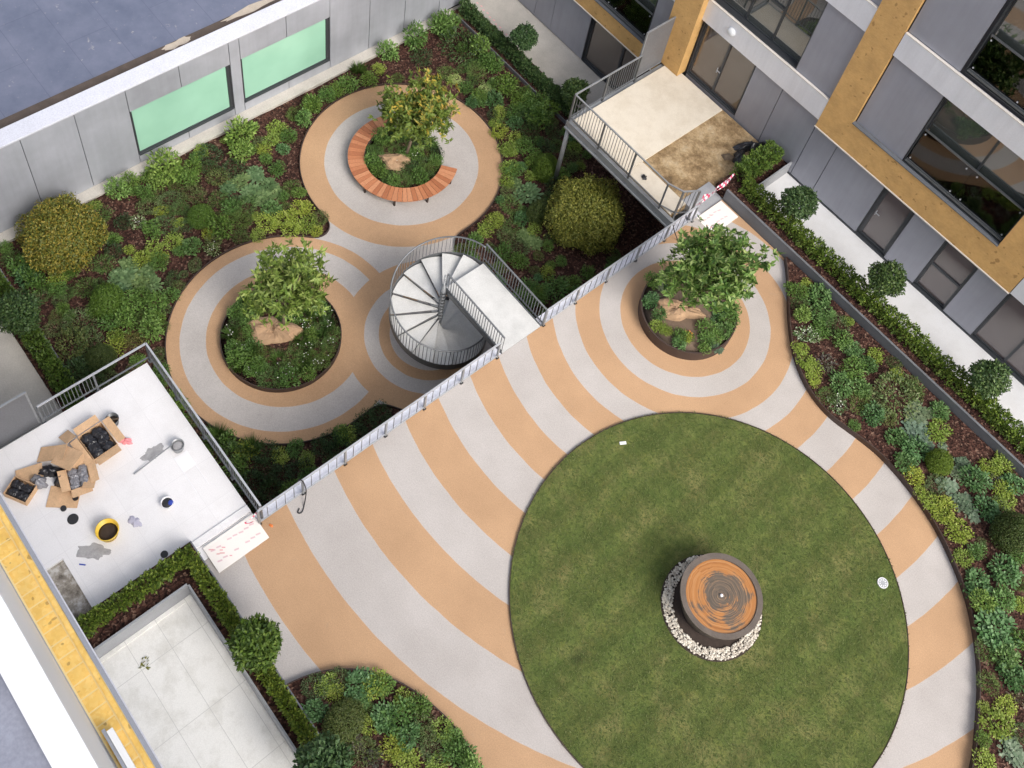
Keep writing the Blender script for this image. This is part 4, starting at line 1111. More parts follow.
def rosette(n, r, lsize, wid, shape='round', tilt=0.5, layers=3, h=0.25):
    Ps = []; Ds = []; Ns = []; ls = []
    for i in range(n):
        t = i * 2.399 + R.uniform(-.2, .2); u = (i + .5) / n; rr = r * (0.05 + 0.75 * u)
        z = h * (1 - u) + 0.05 + R.uniform(-.03, .03); d = (math.cos(t), math.sin(t), tilt * (1.2 - u) + R.uniform(-.15, .2))
        Ps.append((rr * math.cos(t), rr * math.sin(t), z)); Ds.append(d); Ns.append((-d[0] * .3, -d[1] * .3, 1)); ls.append(lsize * (0.75 + 0.5 * R.random()))
    ls = np.array(ls); return leaves(Ps, Ds, Ns, ls, ls * wid, 0.12, shape)
def tuftset(c, r, n_clump, fn):
    out = []
    for _ in range(n_clump):
        t = R.uniform(0, 6.28); rr = r * math.sqrt(R.random()); v, f = fn(); out.append((v + np.array([rr * math.cos(t), rr * math.sin(t), R.uniform(-.02, .1) * (1 - rr / r)]), f))
    return out
def blades(n, r, ln, wd, droop=0.5):
    Ps = []; Ds = []
    t = NR.uniform(0, 6.28, n); k = NR.rand(n) ** .5 * .25 * r
    P = np.stack([k * np.cos(t), k * np.sin(t), np.zeros(n)], 1); a = NR.uniform(0.15, 1.1, n)
    D = np.stack([np.cos(t) * np.sin(a), np.sin(t) * np.sin(a), np.cos(a)], 1); l = ln * NR.uniform(.6, 1.1, n)
    N = np.stack([-np.cos(t), -np.sin(t), np.ones(n) * .3], 1)
    return leaves(P, D, N, l, np.full(n, wd), 0.05)
# unit plants: radius 1 in plan; height set per kind. built once per variant, scaled per plant
KIND = {}
def variant(kind, v):
    if kind in ('bro', 'you'):
        p = [cloud(480, .9, .75, .55, .3, .20 if kind == 'bro' else .23, .48, .6, 13)] + tuftset(0, .78, 10, lambda: rosette(10, .26, .22, .45, 'leaf', .5, h=1.05))
    elif kind == 'blu': p = [cloud(360, .85, .6, .45, .35, .20, .55, .7, 11, 'round')] + tuftset(0, .72, 11, lambda: rosette(13, .27, .19, .55, 'round', .4, h=.85))
    elif kind == 'lim' or kind == 'lil' or kind == 'ora': p = [cloud(340, .85, .55, .4, .4, .18, .5, .7, 10)] + tuftset(0, .75, 11, lambda: rosette(12, .25, .18, .5, 'leaf', .4, h=.8))
    elif kind == 'wht': p = [cloud(260, .9, .6, .45, .35, .22, .5, .8, 7)]
    elif kind == 'var': p = [cloud(900, .92, .62, .4, .5, .13, .45, .5, 12)]
    elif kind == 'pur': p = [cloud(240, .85, .5, .35, .35, .22, .55, .6, 7)]
    elif kind == 'fer': p = [cloud(750, .9, .6, .4, .35, .20, .16, .8, 9)]
    elif kind in ('sil', 'gsl'): p = tuftset(0, .6, 5, lambda: rosette(16, .48, .38, .62, 'round', .35, h=.42)) + [cloud(90, .8, .35, .25, .5, .32, .6, .9, 5, 'round')]
    elif kind in ('dom', 'dod'): p = [cloud(7000, .95, .82, .35, .80, .078, .5, .3, 0, tang=True, wob=.03), cloud(2200, .72, .66, .35, .8, .12, .6, .3, 0, tang=True)]
    elif kind == 'drk': p = [cloud(760, .92, .7, .45, .4, .14, .45, .5, 14)]
    elif kind == 'gra': p = [blades(260, 1, 1.1, .035)]
    elif kind == 'flo': p = [cloud(60, .8, .6, .5, .6, .3, .6, .6, 4)]
    return p
NV = 4
PM = {}
for k in ('bro', 'you', 'blu', 'lim', 'lil', 'ora', 'wht', 'var', 'pur', 'fer', 'sil', 'gsl', 'dom', 'dod', 'drk', 'gra', 'flo'):
    PM[k] = []
    for v in range(NV if k not in ('lil', 'ora', 'flo', 'gra') else 2):
        base_parts = variant(k, v)
        m = L.get(k, L['bro']) if k != 'flo' else M['orange_petal']
        me = leafmesh('plant_leaves', base_parts, m)
        sm = stems(7, .8, .6, .3).mesh('plant_stems', M['stem'])
        PM[k].append((me, sm))
# small white blooms used on some plants
fb = MB()
for _ in range(5):
    t = R.uniform(0, 6.28); r = R.uniform(.1, .8); x, y, z = r * math.cos(t), r * math.sin(t), R.uniform(.75, 1.05); q_ = .62
    fb.add([(0, 0, .05), (.012, 0, .05), (x, y, z)], [(0, 1, 2)])
    for q in range(5):
        a = q * 1.2566 + t; fb.add([(x, y, z), (x + q_ * .06 * math.cos(a - .5), y + q_ * .06 * math.sin(a - .5), z + .02), (x + q_ * .11 * math.cos(a), y + q_ * .11 * math.sin(a), z + .01), (x + q_ * .06 * math.cos(a + .5), y + q_ * .06 * math.sin(a + .5), z + .02)], [(0, 1, 2, 3)])
bloom = fb.mesh('white_blooms', M['petal'])
_b = bmesh.new(); _b.from_mesh(bloom); bmesh.ops.remove_doubles(_b, verts=_b.verts, dist=1e-4); _b.to_mesh(bloom); _b.free()

HT = {'bro': 1.0, 'you': 1.5, 'blu': .9, 'lim': .8, 'lil': .8, 'ora': .5, 'wht': .8, 'var': .8, 'pur': .7, 'fer': .75, 'sil': .55, 'dom': 1.25, 'dod': 1.25, 'gsl': .6, 'drk': .95, 'gra': 1.0, 'flo': .8}
DESC = {'bro': ('leafy_shrub', 'mid green leafy shrub', 'shrub'), 'you': ('young_shrub', 'bright green upright shrub', 'shrub'), 'blu': ('blue_green_perennial', 'blue green lobed-leaf clump', 'plant'),
        'lim': ('lime_perennial', 'lime green leafy clump', 'plant'), 'lil': ('pale_lime_perennial', 'pale yellow lime clump', 'plant'), 'ora': ('tawny_groundcover', 'tawny yellow low clump', 'plant'),
        'wht': ('variegated_plant', 'cream speckled plant', 'plant'), 'var': ('small_leaved_shrub', 'mottled small-leaved shrub', 'shrub'), 'pur': ('purple_perennial', 'purple brown leafy clump', 'plant'),
        'fer': ('feathery_plant', 'feathery green plant', 'plant'), 'sil': ('silver_leaf_plant', 'silvery green broad-leaf clump', 'plant'), 'gsl': ('broad_leaf_perennial', 'grey green broad-leaf clump', 'plant'), 'dom': ('domed_shrub', 'bright clipped green dome', 'shrub'),
        'dod': ('domed_shrub', 'dark olive clipped dome', 'shrub'), 'drk': ('dark_shrub', 'dark green glossy shrub', 'shrub'), 'gra': ('grass_tuft', 'tall green grass tuft', 'grass'), 'flo': ('orange_flower', 'small orange flowering plant', 'plant')}
LM = {'right': [(-5.2, 9.3, 'at the right bed top'), (-3.2, 8.3, 'in right bed opposite the tree planter'), (-1.3, 9.2, 'in right bed, upper planter wall side'), (0.4, 7.8, 'in right bed above the lawn'), (1.8, 9.6, 'in right bed by bare mulch'), (3.4, 7.8, 'in right bed near the olive dome'), (4.5, 9.3, 'by planter wall at right edge'), (5.2, 6.6, 'in right bed nearest the drain cover'), (6.6, 5.2, 'at right frame edge, middle'), (7.8, 3.2, 'in the bottom right corner')],
      'front': [(-4.6, -9.8, 'in front bed by the corner planter'), (-3.6, -8.9, 'in front bed by orange paving'), (-2.2, -8.5, 'at the front bed rim'), (-2.6, -9.8, 'in front bed, bottom edge'), (-1.0, -9.2, 'at the front bed right tip')],
      'garden': [(-23.4, -7.0, 'by the golden shrub'), (-23.6, -4.0, 'under the first mint window'), (-23.6, -0.5, 'between the mint windows'), (-23.6, 2.5, 'under the second mint window'), (-23.6, 7.0, 'near the far hedge corner'), (-21.2, -4.2, 'in the left bed middle'), (-20.6, -1.2, 'in left bed between path circles'), (-19.8, -6.5, 'in left bed beside the path'), (-18.2, -8.8, 'behind the white terrace railing'), (-21.5, -8.9, 'by the near left hedge')],
      'south': [(-16.0, -8.2, 'below path at white terrace railing'), (-14.6, -7.6, 'in dark bed below the path rim'), (-13.5, -8.2, 'in dark bed by white terrace'), (-12.2, -7.2, 'in the dark corner bed'), (-11.0, -7.8, 'in dark bed at railing corner'), (-11.3, -6.2, 'between lower path and long railing'), (-10.4, -5.2, 'beside the long railing'), (-10.8, -4.0, 'at the corner bed tip')],
      'east': [(-20.8, 8.3, 'in far bed behind the bench'), (-17.4, 8.8, 'beside the far hedge'), (-16.0, 6.5, 'right of the bench circle'), (-14.4, 5.2, 'left of the round olive shrub'), (-13.0, 3.8, 'behind the spiral stair landing'), (-11.0, 4.0, 'between stair landing and long railing'), (-10.6, 6.5, 'in the shade by deck railing'), (-14.8, 8.6, 'under the cream deck edge')],
      'planter2': [(-7.6, 5.2, 'in upper tree planter, near side'), (-6.3, 5.2, 'in upper tree planter, right side'), (-7.6, 6.4, 'in upper tree planter, left side')],
      'ringB': [(-16.8, -4.6, 'in lower round planter, left side'), (-15.2, -5.2, 'in lower round planter, near side'), (-14.4, -3.6, 'in lower round planter, right side'), (-15.8, -2.8, 'in lower round planter, far side')],
      'ringA': [(-20.0, 3.4, 'inside curved bench, left side'), (-19.2, 2.8, 'inside curved bench, near side'), (-18.4, 4.2, 'inside curved bench, right side'), (-19.3, 4.8, 'inside curved bench, far side')]}
PLANTS = []
def plant(kind, x, y, z, r, bed, blooms=None):
    name, desc, cat = DESC[kind]
    me, sm = R.choice(PM[kind]); r *= 1.1 if kind in ('dom', 'dod') else (1.0 if bed == 'front' else 1.08 if bed == 'right' else 1.17)
    root = bpy.data.objects.new(name, None); col.objects.link(root); root.location = (x, y, z); root.empty_display_size = 0.1
    root.rotation_euler.z = R.uniform(0, 6.28); h = HT[kind] * R.uniform(.7, 1.15) * (.72 if bed in ('front', 'right') and kind not in ('dom', 'dod') else 1)
    root.scale = (r * R.uniform(.85, 1.2), r * R.uniform(.85, 1.2), r * h); root.rotation_euler.x = R.uniform(-.13, .13); root.rotation_euler.y = R.uniform(-.13, .13)
    f = bpy.data.objects.new('foliage', me); col.objects.link(f); f.parent = root
    s = bpy.data.objects.new('stems', sm); col.objects.link(s); s.parent = root
    if blooms or (blooms is None and kind == 'wht'):
        q = bpy.data.objects.new('blooms', bloom); col.objects.link(q); q.parent = root
    root['category'] = cat
    size = 'large ' if r > .52 else ('small ' if r < .29 else '')
    lm = min(LM[bed], key=lambda l: (l[0] - x) ** 2 + (l[1] - y) ** 2)[2]
    PLANTS.append((root, size + desc + (' in bloom' if blooms else ''), lm, desc, x, y, z + r * .6))
    return root
def label_plants():
    ordn = ['', 'first', 'second', 'third', 'fourth', 'fifth', 'sixth', 'seventh', 'eighth', 'ninth', 'tenth', 'eleventh', 'twelfth']
    g = {}
    for t in PLANTS: g.setdefault((t[1], t[2]), []).append(t)
    for (d, lm), ts in g.items():
        ts.sort(key=lambda t: to_image((t[4], t[5], t[6]))[0])
        n = len(ts)
        for i, t in enumerate(ts):
            if n == 1: lab = f'{d} {lm}'
            elif n == 2: lab = f'{["left", "right"][i]} {d} {lm}'
            elif i == 0: lab = f'leftmost {d} {lm}'
            elif i == n - 1: lab = f'rightmost {d} {lm}'
            else: lab = f'{ordn[min(i + 1, 12)]} {d} from left, {lm}'
            t[0]['label'] = lab; t[0]['group'] = t[3] + 's in the planting beds'

BEDS = {
 'right': '''bro -5.25 9.49 0.35;blu -4.59 10.03 0.42;blu -4.13 9.59 0.42;bro -4.82 9.31 0.35;bro -4.49 8.98 0.3;lim -5.17 10.04 0.25;wht -3.96 8.51 0.35;wht -3.69 8.71 0.3;bro -3.72 9.1 0.3;var -3.51 9.65 0.5;lim -3.38 10.11 0.22;lim -3.7 7.92 0.3;lim -3.3 7.74 0.35;lim -2.92 7.79 0.35;lim -2.65 7.51 0.25;pur -2.82 8.27 0.35;bro -3.06 9.28 0.3;blu -2.59 9.41 0.35;bro -2.11 8.83 0.45;blu -1.95 9.33 0.35;lim -2.02 9.83 0.35;bro -1.44 10.19 0.25;blu -2.01 8.05 0.45;blu -1.57 8.54 0.4;bro -2.1 7.43 0.3;wht -1.65 7.46 0.35;bro -1.23 8.11 0.4;bro -1 8.68 0.3;var -0.73 9.2 0.7;lim -1.13 9.87 0.3;fer -0.47 9.92 0.4;sil 0.12 9.35 0.4;blu -0.74 8.1 0.4;bro -0.39 8.49 0.35;blu 0.3 8.1 0.4;sil 0.08 9.31 0.35;sil 0.36 9.73 0.25;blu 0.52 9.99 0.35;sil 0.44 8.9 0.4;sil 0.87 8.78 0.3;lim 0.97 9.41 0.45;sil 1.34 9.15 0.2;dom 1.58 8.51 0.46;blu 0.85 8.3 0.45;blu 0.93 7.6 0.4;lim 1.38 7.54 0.4;lim 1.77 7.29 0.25;sil 2.1 9.08 0.35;sil 2.15 8.77 0.25;bro 1.95 7.87 0.4;sil 2.22 8.11 0.3;lim 2.13 7.27 0.3;lim 2.57 7.43 0.4;sil 2.76 8.08 0.35;blu 2.65 9 0.5;lim 2.72 9.71 0.4;lim 2.88 10.25 0.4;blu 3.45 9.93 0.4;lim 3.38 9.52 0.4;lim 3.62 9.2 0.35;sil 3.18 8.1 0.3;blu 3.36 8.53 0.4;pur 3.11 9.53 0.3;lim 2.68 7.29 0.3;lim 3.33 7.25 0.4;lim 3.84 6.74 0.35;bro 3.63 8.85 0.4;dod 4.26 8.39 0.6;blu 4.87 7.37 0.5;blu 4.58 6.37 0.45;bro 4.95 6.07 0.35;bro 5.28 6.66 0.35;blu 5.71 5.74 0.6;bro 5.81 5.17 0.4;blu 6.24 5.4 0.45;blu 6.69 5.09 0.45;bro 6.36 4.41 0.35;lim 7.15 3.7 0.5;bro 7.07 4.3 0.4;sil 7.81 3.46 0.4;bro 7.47 2.66 0.35;lim 5.74 6.95 0.3;bro 5.4 7.46 0.3;bro 6.32 6.14 0.3;pur 7.15 4.85 0.3;bro 7.68 4.12 0.3''',
 'front': '''bro -4.9 -9.91 0.35;lim -4.76 -9.66 0.35;lim -4.47 -9.58 0.3;bro -4.73 -9.28 0.35;blu -4.22 -9.01 0.4;bro -4.13 -8.61 0.4;bro -3.88 -8.55 0.3;blu -3.98 -9.18 0.35;blu -4.45 -10.27 0.4;dod -3.79 -9.83 0.5;lim -3.36 -9.37 0.35;bro -3.63 -9.14 0.25;blu -3.21 -8.99 0.4;bro -3.01 -8.68 0.45;bro -3.27 -8.36 0.35;bro -2.9 -8.11 0.35;bro -2.59 -8.35 0.4;blu -2.49 -8.71 0.4;lim -2.52 -9.21 0.4;lim -2.06 -9.1 0.4;var -2.98 -9.78 0.4;pur -3.22 -9.94 0.35;pur -2.68 -9.72 0.3;bro -2.24 -8.37 0.3;bro -1.88 -8.42 0.4;bro -2.07 -7.97 0.35;bro -1.76 -7.91 0.3;bro -1.38 -7.99 0.4;bro -1.01 -7.92 0.35;bro -1.56 -8.54 0.35''',
 'garden': '''you -23.63 -0.63 0.6;you -22.93 -1.08 0.4;drk -22.59 -1.67 0.4;drk -23.6 -2.06 0.4;you -23.91 -3.68 0.55;you -23.65 -4.2 0.35;bro -24.26 -4.34 0.3;bro -23.44 -2.89 0.4;bro -23.44 -3.43 0.3;you -24.28 -5.07 0.3;you -24.39 -5.61 0.35;drk -22.75 -6.08 0.35;wht -22.49 -5.64 0.25;var -22.79 -5.03 0.4;var -22.73 -4.28 0.4;var -21.85 -5.04 0.45;bro -21.87 -5.47 0.35;var -22.42 -3.5 0.4;var -22.49 -2.37 0.35;sil -21.95 -2.25 0.3;fer -21.72 -2.84 0.4;dom -21.32 -3.79 0.45;sil -21.96 -1.78 0.35;sil -21.99 -1.12 0.35;sil -21.29 -1 0.35;sil -21.3 -1.73 0.4;sil -20.79 -1.51 0.4;sil -20.8 -0.94 0.3;bro -21.59 -0.33 0.3;fer -20.63 -0.39 0.35;fer -20.9 -2.17 0.4;blu -20.22 -1.5 0.35;bro -20.52 -3.48 0.45;fer -20.74 -2.9 0.35;fer -20.34 -2.7 0.4;lim -21.02 -5.1 0.4;lim -21.09 -5.82 0.4;lim -21 -6.29 0.35;blu -20.41 -4.68 0.35;wht -19.96 -4.18 0.3;drk -21.91 -6.95 0.35;lim -23.3 0.78 0.4;lim -22.92 0.24 0.35;lim -22.73 -0.27 0.3;bro -22.66 0.85 0.3;blu -22.34 0.34 0.25;lim -19.81 -1.95 0.4;lim -19.55 -1.29 0.45;lim -19.65 -0.57 0.4;lim -18.9 -0.84 0.42;lim -18.93 -1.52 0.4;bro -23.41 2.35 0.4;fer -23.53 1.62 0.35;lim -19.39 -2.58 0.3;fer -23.5 -6.7 0.5;blu -22.65 -9.81 0.4;drk -22.76 -8.56 0.4;bro -22.4 -8.24 0.35;bro -24.09 -9.87 0.25;fer -23.15 -7.38 0.35;bro -23.02 -9.74 0.4;bro -22.21 -9.62 0.4;lim -21.98 -9.02 0.35;bro -21.92 -8.52 0.3;bro -21.54 -9.24 0.3;fer -20.99 -8.45 0.45;dom -20.04 -8.14 0.5;var -19.97 -9.24 0.5;var -19.32 -9.76 0.55;var -19.09 -9.31 0.5;var -20.24 -9.97 0.3;fer -21.56 -7.55 0.35;sil -20.77 -7.27 0.45;sil -20.24 -6.88 0.4;sil -21.02 -6.8 0.35;sil -20.51 -6.46 0.35;sil -20.01 -6.6 0.35;sil -20.42 -7.54 0.35;bro -19.59 -7.52 0.4;bro -19.59 -7.07 0.35;bro -19.1 -6.9 0.4;bro -19.1 -7.99 0.4;bro -19.43 -8.42 0.35;you -18.3 -7.49 0.4;ora -18.35 -8.07 0.4;lim -18.49 -8.76 0.35;dod -18.25 -9.3 0.5;drk -18.3 -10.29 0.55;drk -18.36 -10.72 0.4;drk -18.31 -9.86 0.35;fer -18.9 -7.36 0.4;bro -18.62 -7.18 0.35;you -24.21 6.58 0.4;gra -24.01 5.09 0.35;you -24 7.99 0.5;you -24.02 9.25 0.45;bro -23.55 4.27 0.4;bro -23.27 5.06 0.35;fer -24.51 10.28 0.3;lim -23.65 5.84 0.3;bro -23.58 3.75 0.35;bro -23.5 2.5 0.35;you -23.02 1.74 0.3;bro -23.61 3.26 0.3''',
 'south': '''gra -13.72 -7.74 0.5;lim -12.86 -7.26 0.35;gra -12.93 -6.89 0.4;lim -12.04 -6.51 0.3;lim -11.39 -5.88 0.28;lim -11.32 -4.35 0.3;bro -11.65 -4.54 0.3;drk -11.44 -3.67 0.4;drk -11.3 -3.08 0.35;drk -11.49 -5.32 0.35;drk -12.36 -6.86 0.4;drk -12.9 -7.7 0.4;drk -11.87 -7.17 0.45;drk -11.76 -7.71 0.4;drk -11.44 -6.82 0.4;drk -11.24 -6.3 0.35;drk -11.23 -7.35 0.4;drk -11.64 -4.89 0.3;drk -11.16 -4.88 0.35;drk -11.18 -4.03 0.3;bro -12.43 -7.76 0.35;bro -11.99 -5.97 0.3;bro -13.37 -7.57 0.35''',
 'east': '''dom -15.71 8.07 0.5;sil -15.97 6.76 0.3;sil -15.28 6.76 0.45;fer -15.18 5.88 0.4;dod -14.25 6.53 0.45;sil -13.9 5.46 0.35;sil -13.41 5.55 0.35;lim -16.72 6.91 0.4;lim -17.43 7.24 0.4;lim -17.17 7.7 0.3;lim -18.28 7.67 0.35;lim -14.97 4.93 0.4;lim -14.92 4.39 0.4;var -14.2 4.81 0.4;var -15.73 6.23 0.3;bro -18.41 9.58 0.4;bro -17.83 9.63 0.5;drk -17.48 8.78 0.4;lim -17.61 8.21 0.3;lim -18.98 8.47 0.3;bro -17.93 10.3 0.4;bro -13.07 4.5 0.3;bro -11.41 4.84 0.4;lim -11.7 4.34 0.25;lim -16.5 6.21 0.3;drk -14.84 7.86 0.4;bro -13.65 4.23 0.35;drk -16.96 9.59 0.35;bro -16.38 7.04 0.3;drk -16.54 8.81 0.35;you -23.89 9.46 0.45;drk -22.57 9.25 0.7;fer -24.46 10.26 0.3;fer -21.84 7.95 0.4;fer -21.19 9 0.5;lil -21.41 8.11 0.28;lil -20.33 8.82 0.26;bro -20.75 8.16 0.3;bro -21.02 9.8 0.4;bro -19.86 9.59 0.5;lil -19.11 8.57 0.22;blu -19.98 8.2 0.35;blu -19.62 8.73 0.35;bro -19 9.46 0.4;blu -20.05 7.85 0.3;bro -18.73 9.75 0.35;bro -18.49 10.22 0.4;bro -17.92 9.73 0.4;bro -21.46 9.82 0.35;bro -18.58 8.95 0.35;fer -21.69 8.74 0.3;drk -18.15 9.25 0.4''',
 'planter2': '''blu -7.85 5.07 0.3;blu -7.29 4.92 0.28;sil -8.05 5.85 0.26;pur -7.57 5.66 0.22;bro -8.38 5.65 0.25;lim -6.85 4.72 0.2;blu -6.21 4.75 0.25;lim -6.2 5.09 0.2;flo -6.22 5.24 0.15;bro -5.98 5.78 0.3;blu -6.2 6.71 0.32;blu -5.59 6.31 0.32;sil -5.39 5.65 0.22;bro -5.8 6.66 0.28;bro -5.55 5.23 0.2;bro -5.96 7.08 0.25;bro -8.24 6.34 0.22;blu -5.74 5.54 0.25''',
}

Z0 = {'right': 0.18, 'front': 0.12, 'garden': ZL, 'south': ZL, 'east': ZL, 'planter2': 0.38}
PP = []
def inpoly(x, y, P):
    c = False; n = len(P); j = n - 1
    for i in range(n):
        if (P[i][1] > y) != (P[j][1] > y) and x < (P[j][0] - P[i][0]) * (y - P[i][1]) / (P[j][1] - P[i][1]) + P[i][0]: c = not c
        j = i
    return c
for bed, s in BEDS.items():
    for t in s.split(';'):
        k, x, y, r = t.split(); k = R.choice(['bro', 'bro', 'you', 'fer', 'var', 'lim']) if k == 'bro' and bed in ('front', 'right') else k; k = 'gsl' if k == 'sil' and bed in ('garden', 'east') else k; x = float(x); y = float(y); r = float(r)
        if Z0[bed] < 0:
            if path_d(x, y) < r * .55 : 
                # push back behind the path edge
                for _ in range(20):
                    e = 0.05; gxx = path_d(x + e, y) - path_d(x - e, y); gyy = path_d(x, y + e) - path_d(x, y - e); gl = math.hypot(gxx, gyy) + 1e-6
                    if path_d(x, y) >= r * .55: break
                    x += gxx / gl * .06; y += gyy / gl * .06
            x = max(-24.2 + r * .5, min(-9.45 - r * .6, x)); 
            if bed != 'planter2': y = max(-10.2, min(10.2, y))
        if bed in ('front', 'right'):
            E_ = BED if bed == 'right' else FB
            for _ in range(3):
                q_ = min(E_, key=lambda e: (e[0] - x) ** 2 + (e[1] - y) ** 2); d_ = math.hypot(q_[0] - x, q_[1] - y) + 1e-6
                P_ = BED_POLY if bed == 'right' else FB + [(1.9, -10.44), (-5.42, -10.44)]; ins = inpoly(x, y, P_); need = r * .72
                if ins and d_ < need: x += (x - q_[0]) / d_ * (need - d_); y += (y - q_[1]) / d_ * (need - d_)
                elif not ins: x += (q_[0] - x) / d_ * (need + d_); y += (q_[1] - y) / d_ * (need + d_)
            y = max(-10.25, min(10.2, y))
        plant(k, x, y, Z0[bed], r, bed); PP.append((x, y, r, bed))
# fill the gaps the photograph also fills
def fill(bed, x0, x1, y0, y1, inside, kinds, n, rmin, rmax, sep=.85, bare=()):
    tries = 0; c = 0
    while c < n and tries < 4000:
        tries += 1; x = R.uniform(x0, x1); y = R.uniform(y0, y1); r = R.uniform(rmin, rmax)
        if not inside(x, y, r): continue
        if any((x - a) ** 2 + (y - b_) ** 2 < q * q for a, b_, q in bare): continue
        if any(b2 == bed and math.hypot(x - a, y - b_) < (r + q) * sep for a, b_, q, b2 in PP): continue
        plant(R.choice(kinds), x, y, Z0.get(bed, ZL), r, bed); PP.append((x, y, r, bed)); c += 1
    return c
fill('garden', -24, -16, -10, 0, lambda x, y, r: path_d(x, y) > r * .6 and x > -24.1 and math.hypot(x + 23.2, y + 8.3) > 1.2, ['bro', 'var', 'fer', 'fer', 'drk', 'lim', 'bro'], 75, .18, .34, .62, [(-22.6, -5.8, 1.0), (-21.8, -7.4, .7), (-19.5, -9.2, .7), (-22.2, -3.4, .5)])
fill('garden', -24, -19, 4, 10.2, lambda x, y, r: path_d(x, y) > r * .6, ['bro', 'fer', 'you', 'drk'], 12, .22, .4, .9, [(-22, 8.0, .9)])
fill('east', -19, -9.7, 2.2, 10.2, lambda x, y, r: path_d(x, y) > r * .6 and math.hypot(x + 12.86, y - 7.65) > 1.5 and not (x > -14.9 and y > 8), ['bro', 'lim', 'var', 'bro', 'fer', 'blu'], 75, .18, .36, .68, [(-20, 8.5, .5)])
fill('south', -17, -9.6, -8.6, -3, lambda x, y, r: path_d(x, y) > r * .6, ['drk', 'bro', 'bro', 'fer'], 45, .25, .4, .75)
from_poly = BED_POLY
def in_right(x, y, r):
    return inpoly(x, y, BED_POLY) and y < 10.35 - r * .6 and all(inpoly(x + r * .6 * math.cos(a), y + r * .6 * math.sin(a), BED_POLY) for a in (0, 1.57, 3.14, 4.71))
fill('right', -6, 10.5, -1, 10.3, in_right, ['bro', 'blu', 'lim', 'bro', 'fer', 'drk', 'var'], 70, .18, .32, .68, [(-2.6, 9.6, .9), (-0.9, 9.8, .8), (0.9, 10, .8), (2.2, 9.5, 1.1), (3.2, 9.9, .6)])
def in_front(x, y, r): return inpoly(x, y + 0, FB + [(1.9, -10.44), (-5.42, -10.44)]) and y > -10.4 + r * .7
fill('front', -5.4, 1.9, -10.4, -7.7, in_front, ['bro', 'blu', 'lim', 'fer'], 14, .2, .3, .8, [(-5.0, -9.9, .35)])
# round planters : low green carpet plants
def ring_fill(bed, c, rad, z, kinds, n, rmin, rmax, hole, blooms=0.0, sep=.7):
    loc_ = []
    tries = 0
    while len(loc_) < n and tries < 5000:
        tries += 1; t = R.uniform(0, 6.28); rr = rad * math.sqrt(R.random()); x, y, r = c[0] + rr * math.cos(t), c[1] + rr * math.sin(t), R.uniform(rmin, rmax)
        if rr > rad - r * .7: continue
        if ((x - hole[0]) / hole[2]) ** 2 + ((y - hole[1]) / hole[3]) ** 2 < 1: continue
        if any(math.hypot(x - a, y - b_) < (r + q) * sep for a, b_, q in loc_): continue
        loc_.append((x, y, r)); plant(R.choice(kinds), x, y, z, r, bed, blooms=(R.random() < blooms) or None)

# planter B (lower, round) and planter A (inside bench), upper planter
PBc = (-15.59, -4.12)
pB = thing('round_tree_planter', 'low dark edged round planter in the lower garden with small tree and leafy ground plants', 'planter', (*PBc, ZL), 'round tree planters')
b = MB(); b.strip(circle(PBc, 2.03, 90), 0.03, ZL, ZL + 0.24, True); part('edging', b, M['edge_steel'], pB)
b = MB(); b.lathe((*PBc, ZL), [(2.0, 0.18), (1.3, 0.24), (0.6, 0.3), (0.001, 0.32)], 48); part('soil', b, M['mulch'], pB, True)
ring_fill('ringB', PBc, 2.0, ZL + 0.2, ['fer', 'bro', 'fer', 'bro', 'gra'], 70, .24, .34, (-15.75, -4.35, .95, .6), .35, .48)
PAc = (-19.28, 3.84)
pA = thing('round_tree_planter', 'round planter ringed by the curved wooden bench with its golden tree', 'planter', (*PAc, ZL), 'round tree planters')
b = MB(); b.strip(circle(PAc, 1.46, 80), 0.03, ZL, ZL + 0.26, True); part('edging', b, M['edge_steel'], pA)
b = MB(); b.lathe((*PAc, ZL), [(1.44, 0.2), (0.8, 0.28), (0.001, 0.34)], 40); part('soil', b, M['mulch'], pA, True)
ring_fill('ringA', PAc, 1.5, ZL + 0.22, ['fer', 'fer', 'bro', 'drk'], 44, .24, .34, (-19.35, 3.35, .5, .36), .05, .48)
PCc = (-6.85, 5.89)
pC = thing('round_tree_planter', 'brown steel round planter on the upper ringed terrace with leafy tree', 'planter', (*PCc, 0), 'round tree planters')
b = MB(); b.strip(circle(PCc, 1.585, 90), 0.02, 0, 0.46, True); b.strip(circle(PCc, 1.575, 90), 0.05, 0.46, 0.475, True); part('wall', b, M['edge_steel'], pC)
b = MB(); b.lathe((*PCc, 0), [(1.56, 0.36), (0.8, 0.42), (0.001, 0.46)], 48); part('soil', b, dirty('brown_soil', (0.17, 0.12, 0.085), 0.4, 3, 30, 0.95, bump=0.5), pC, True)

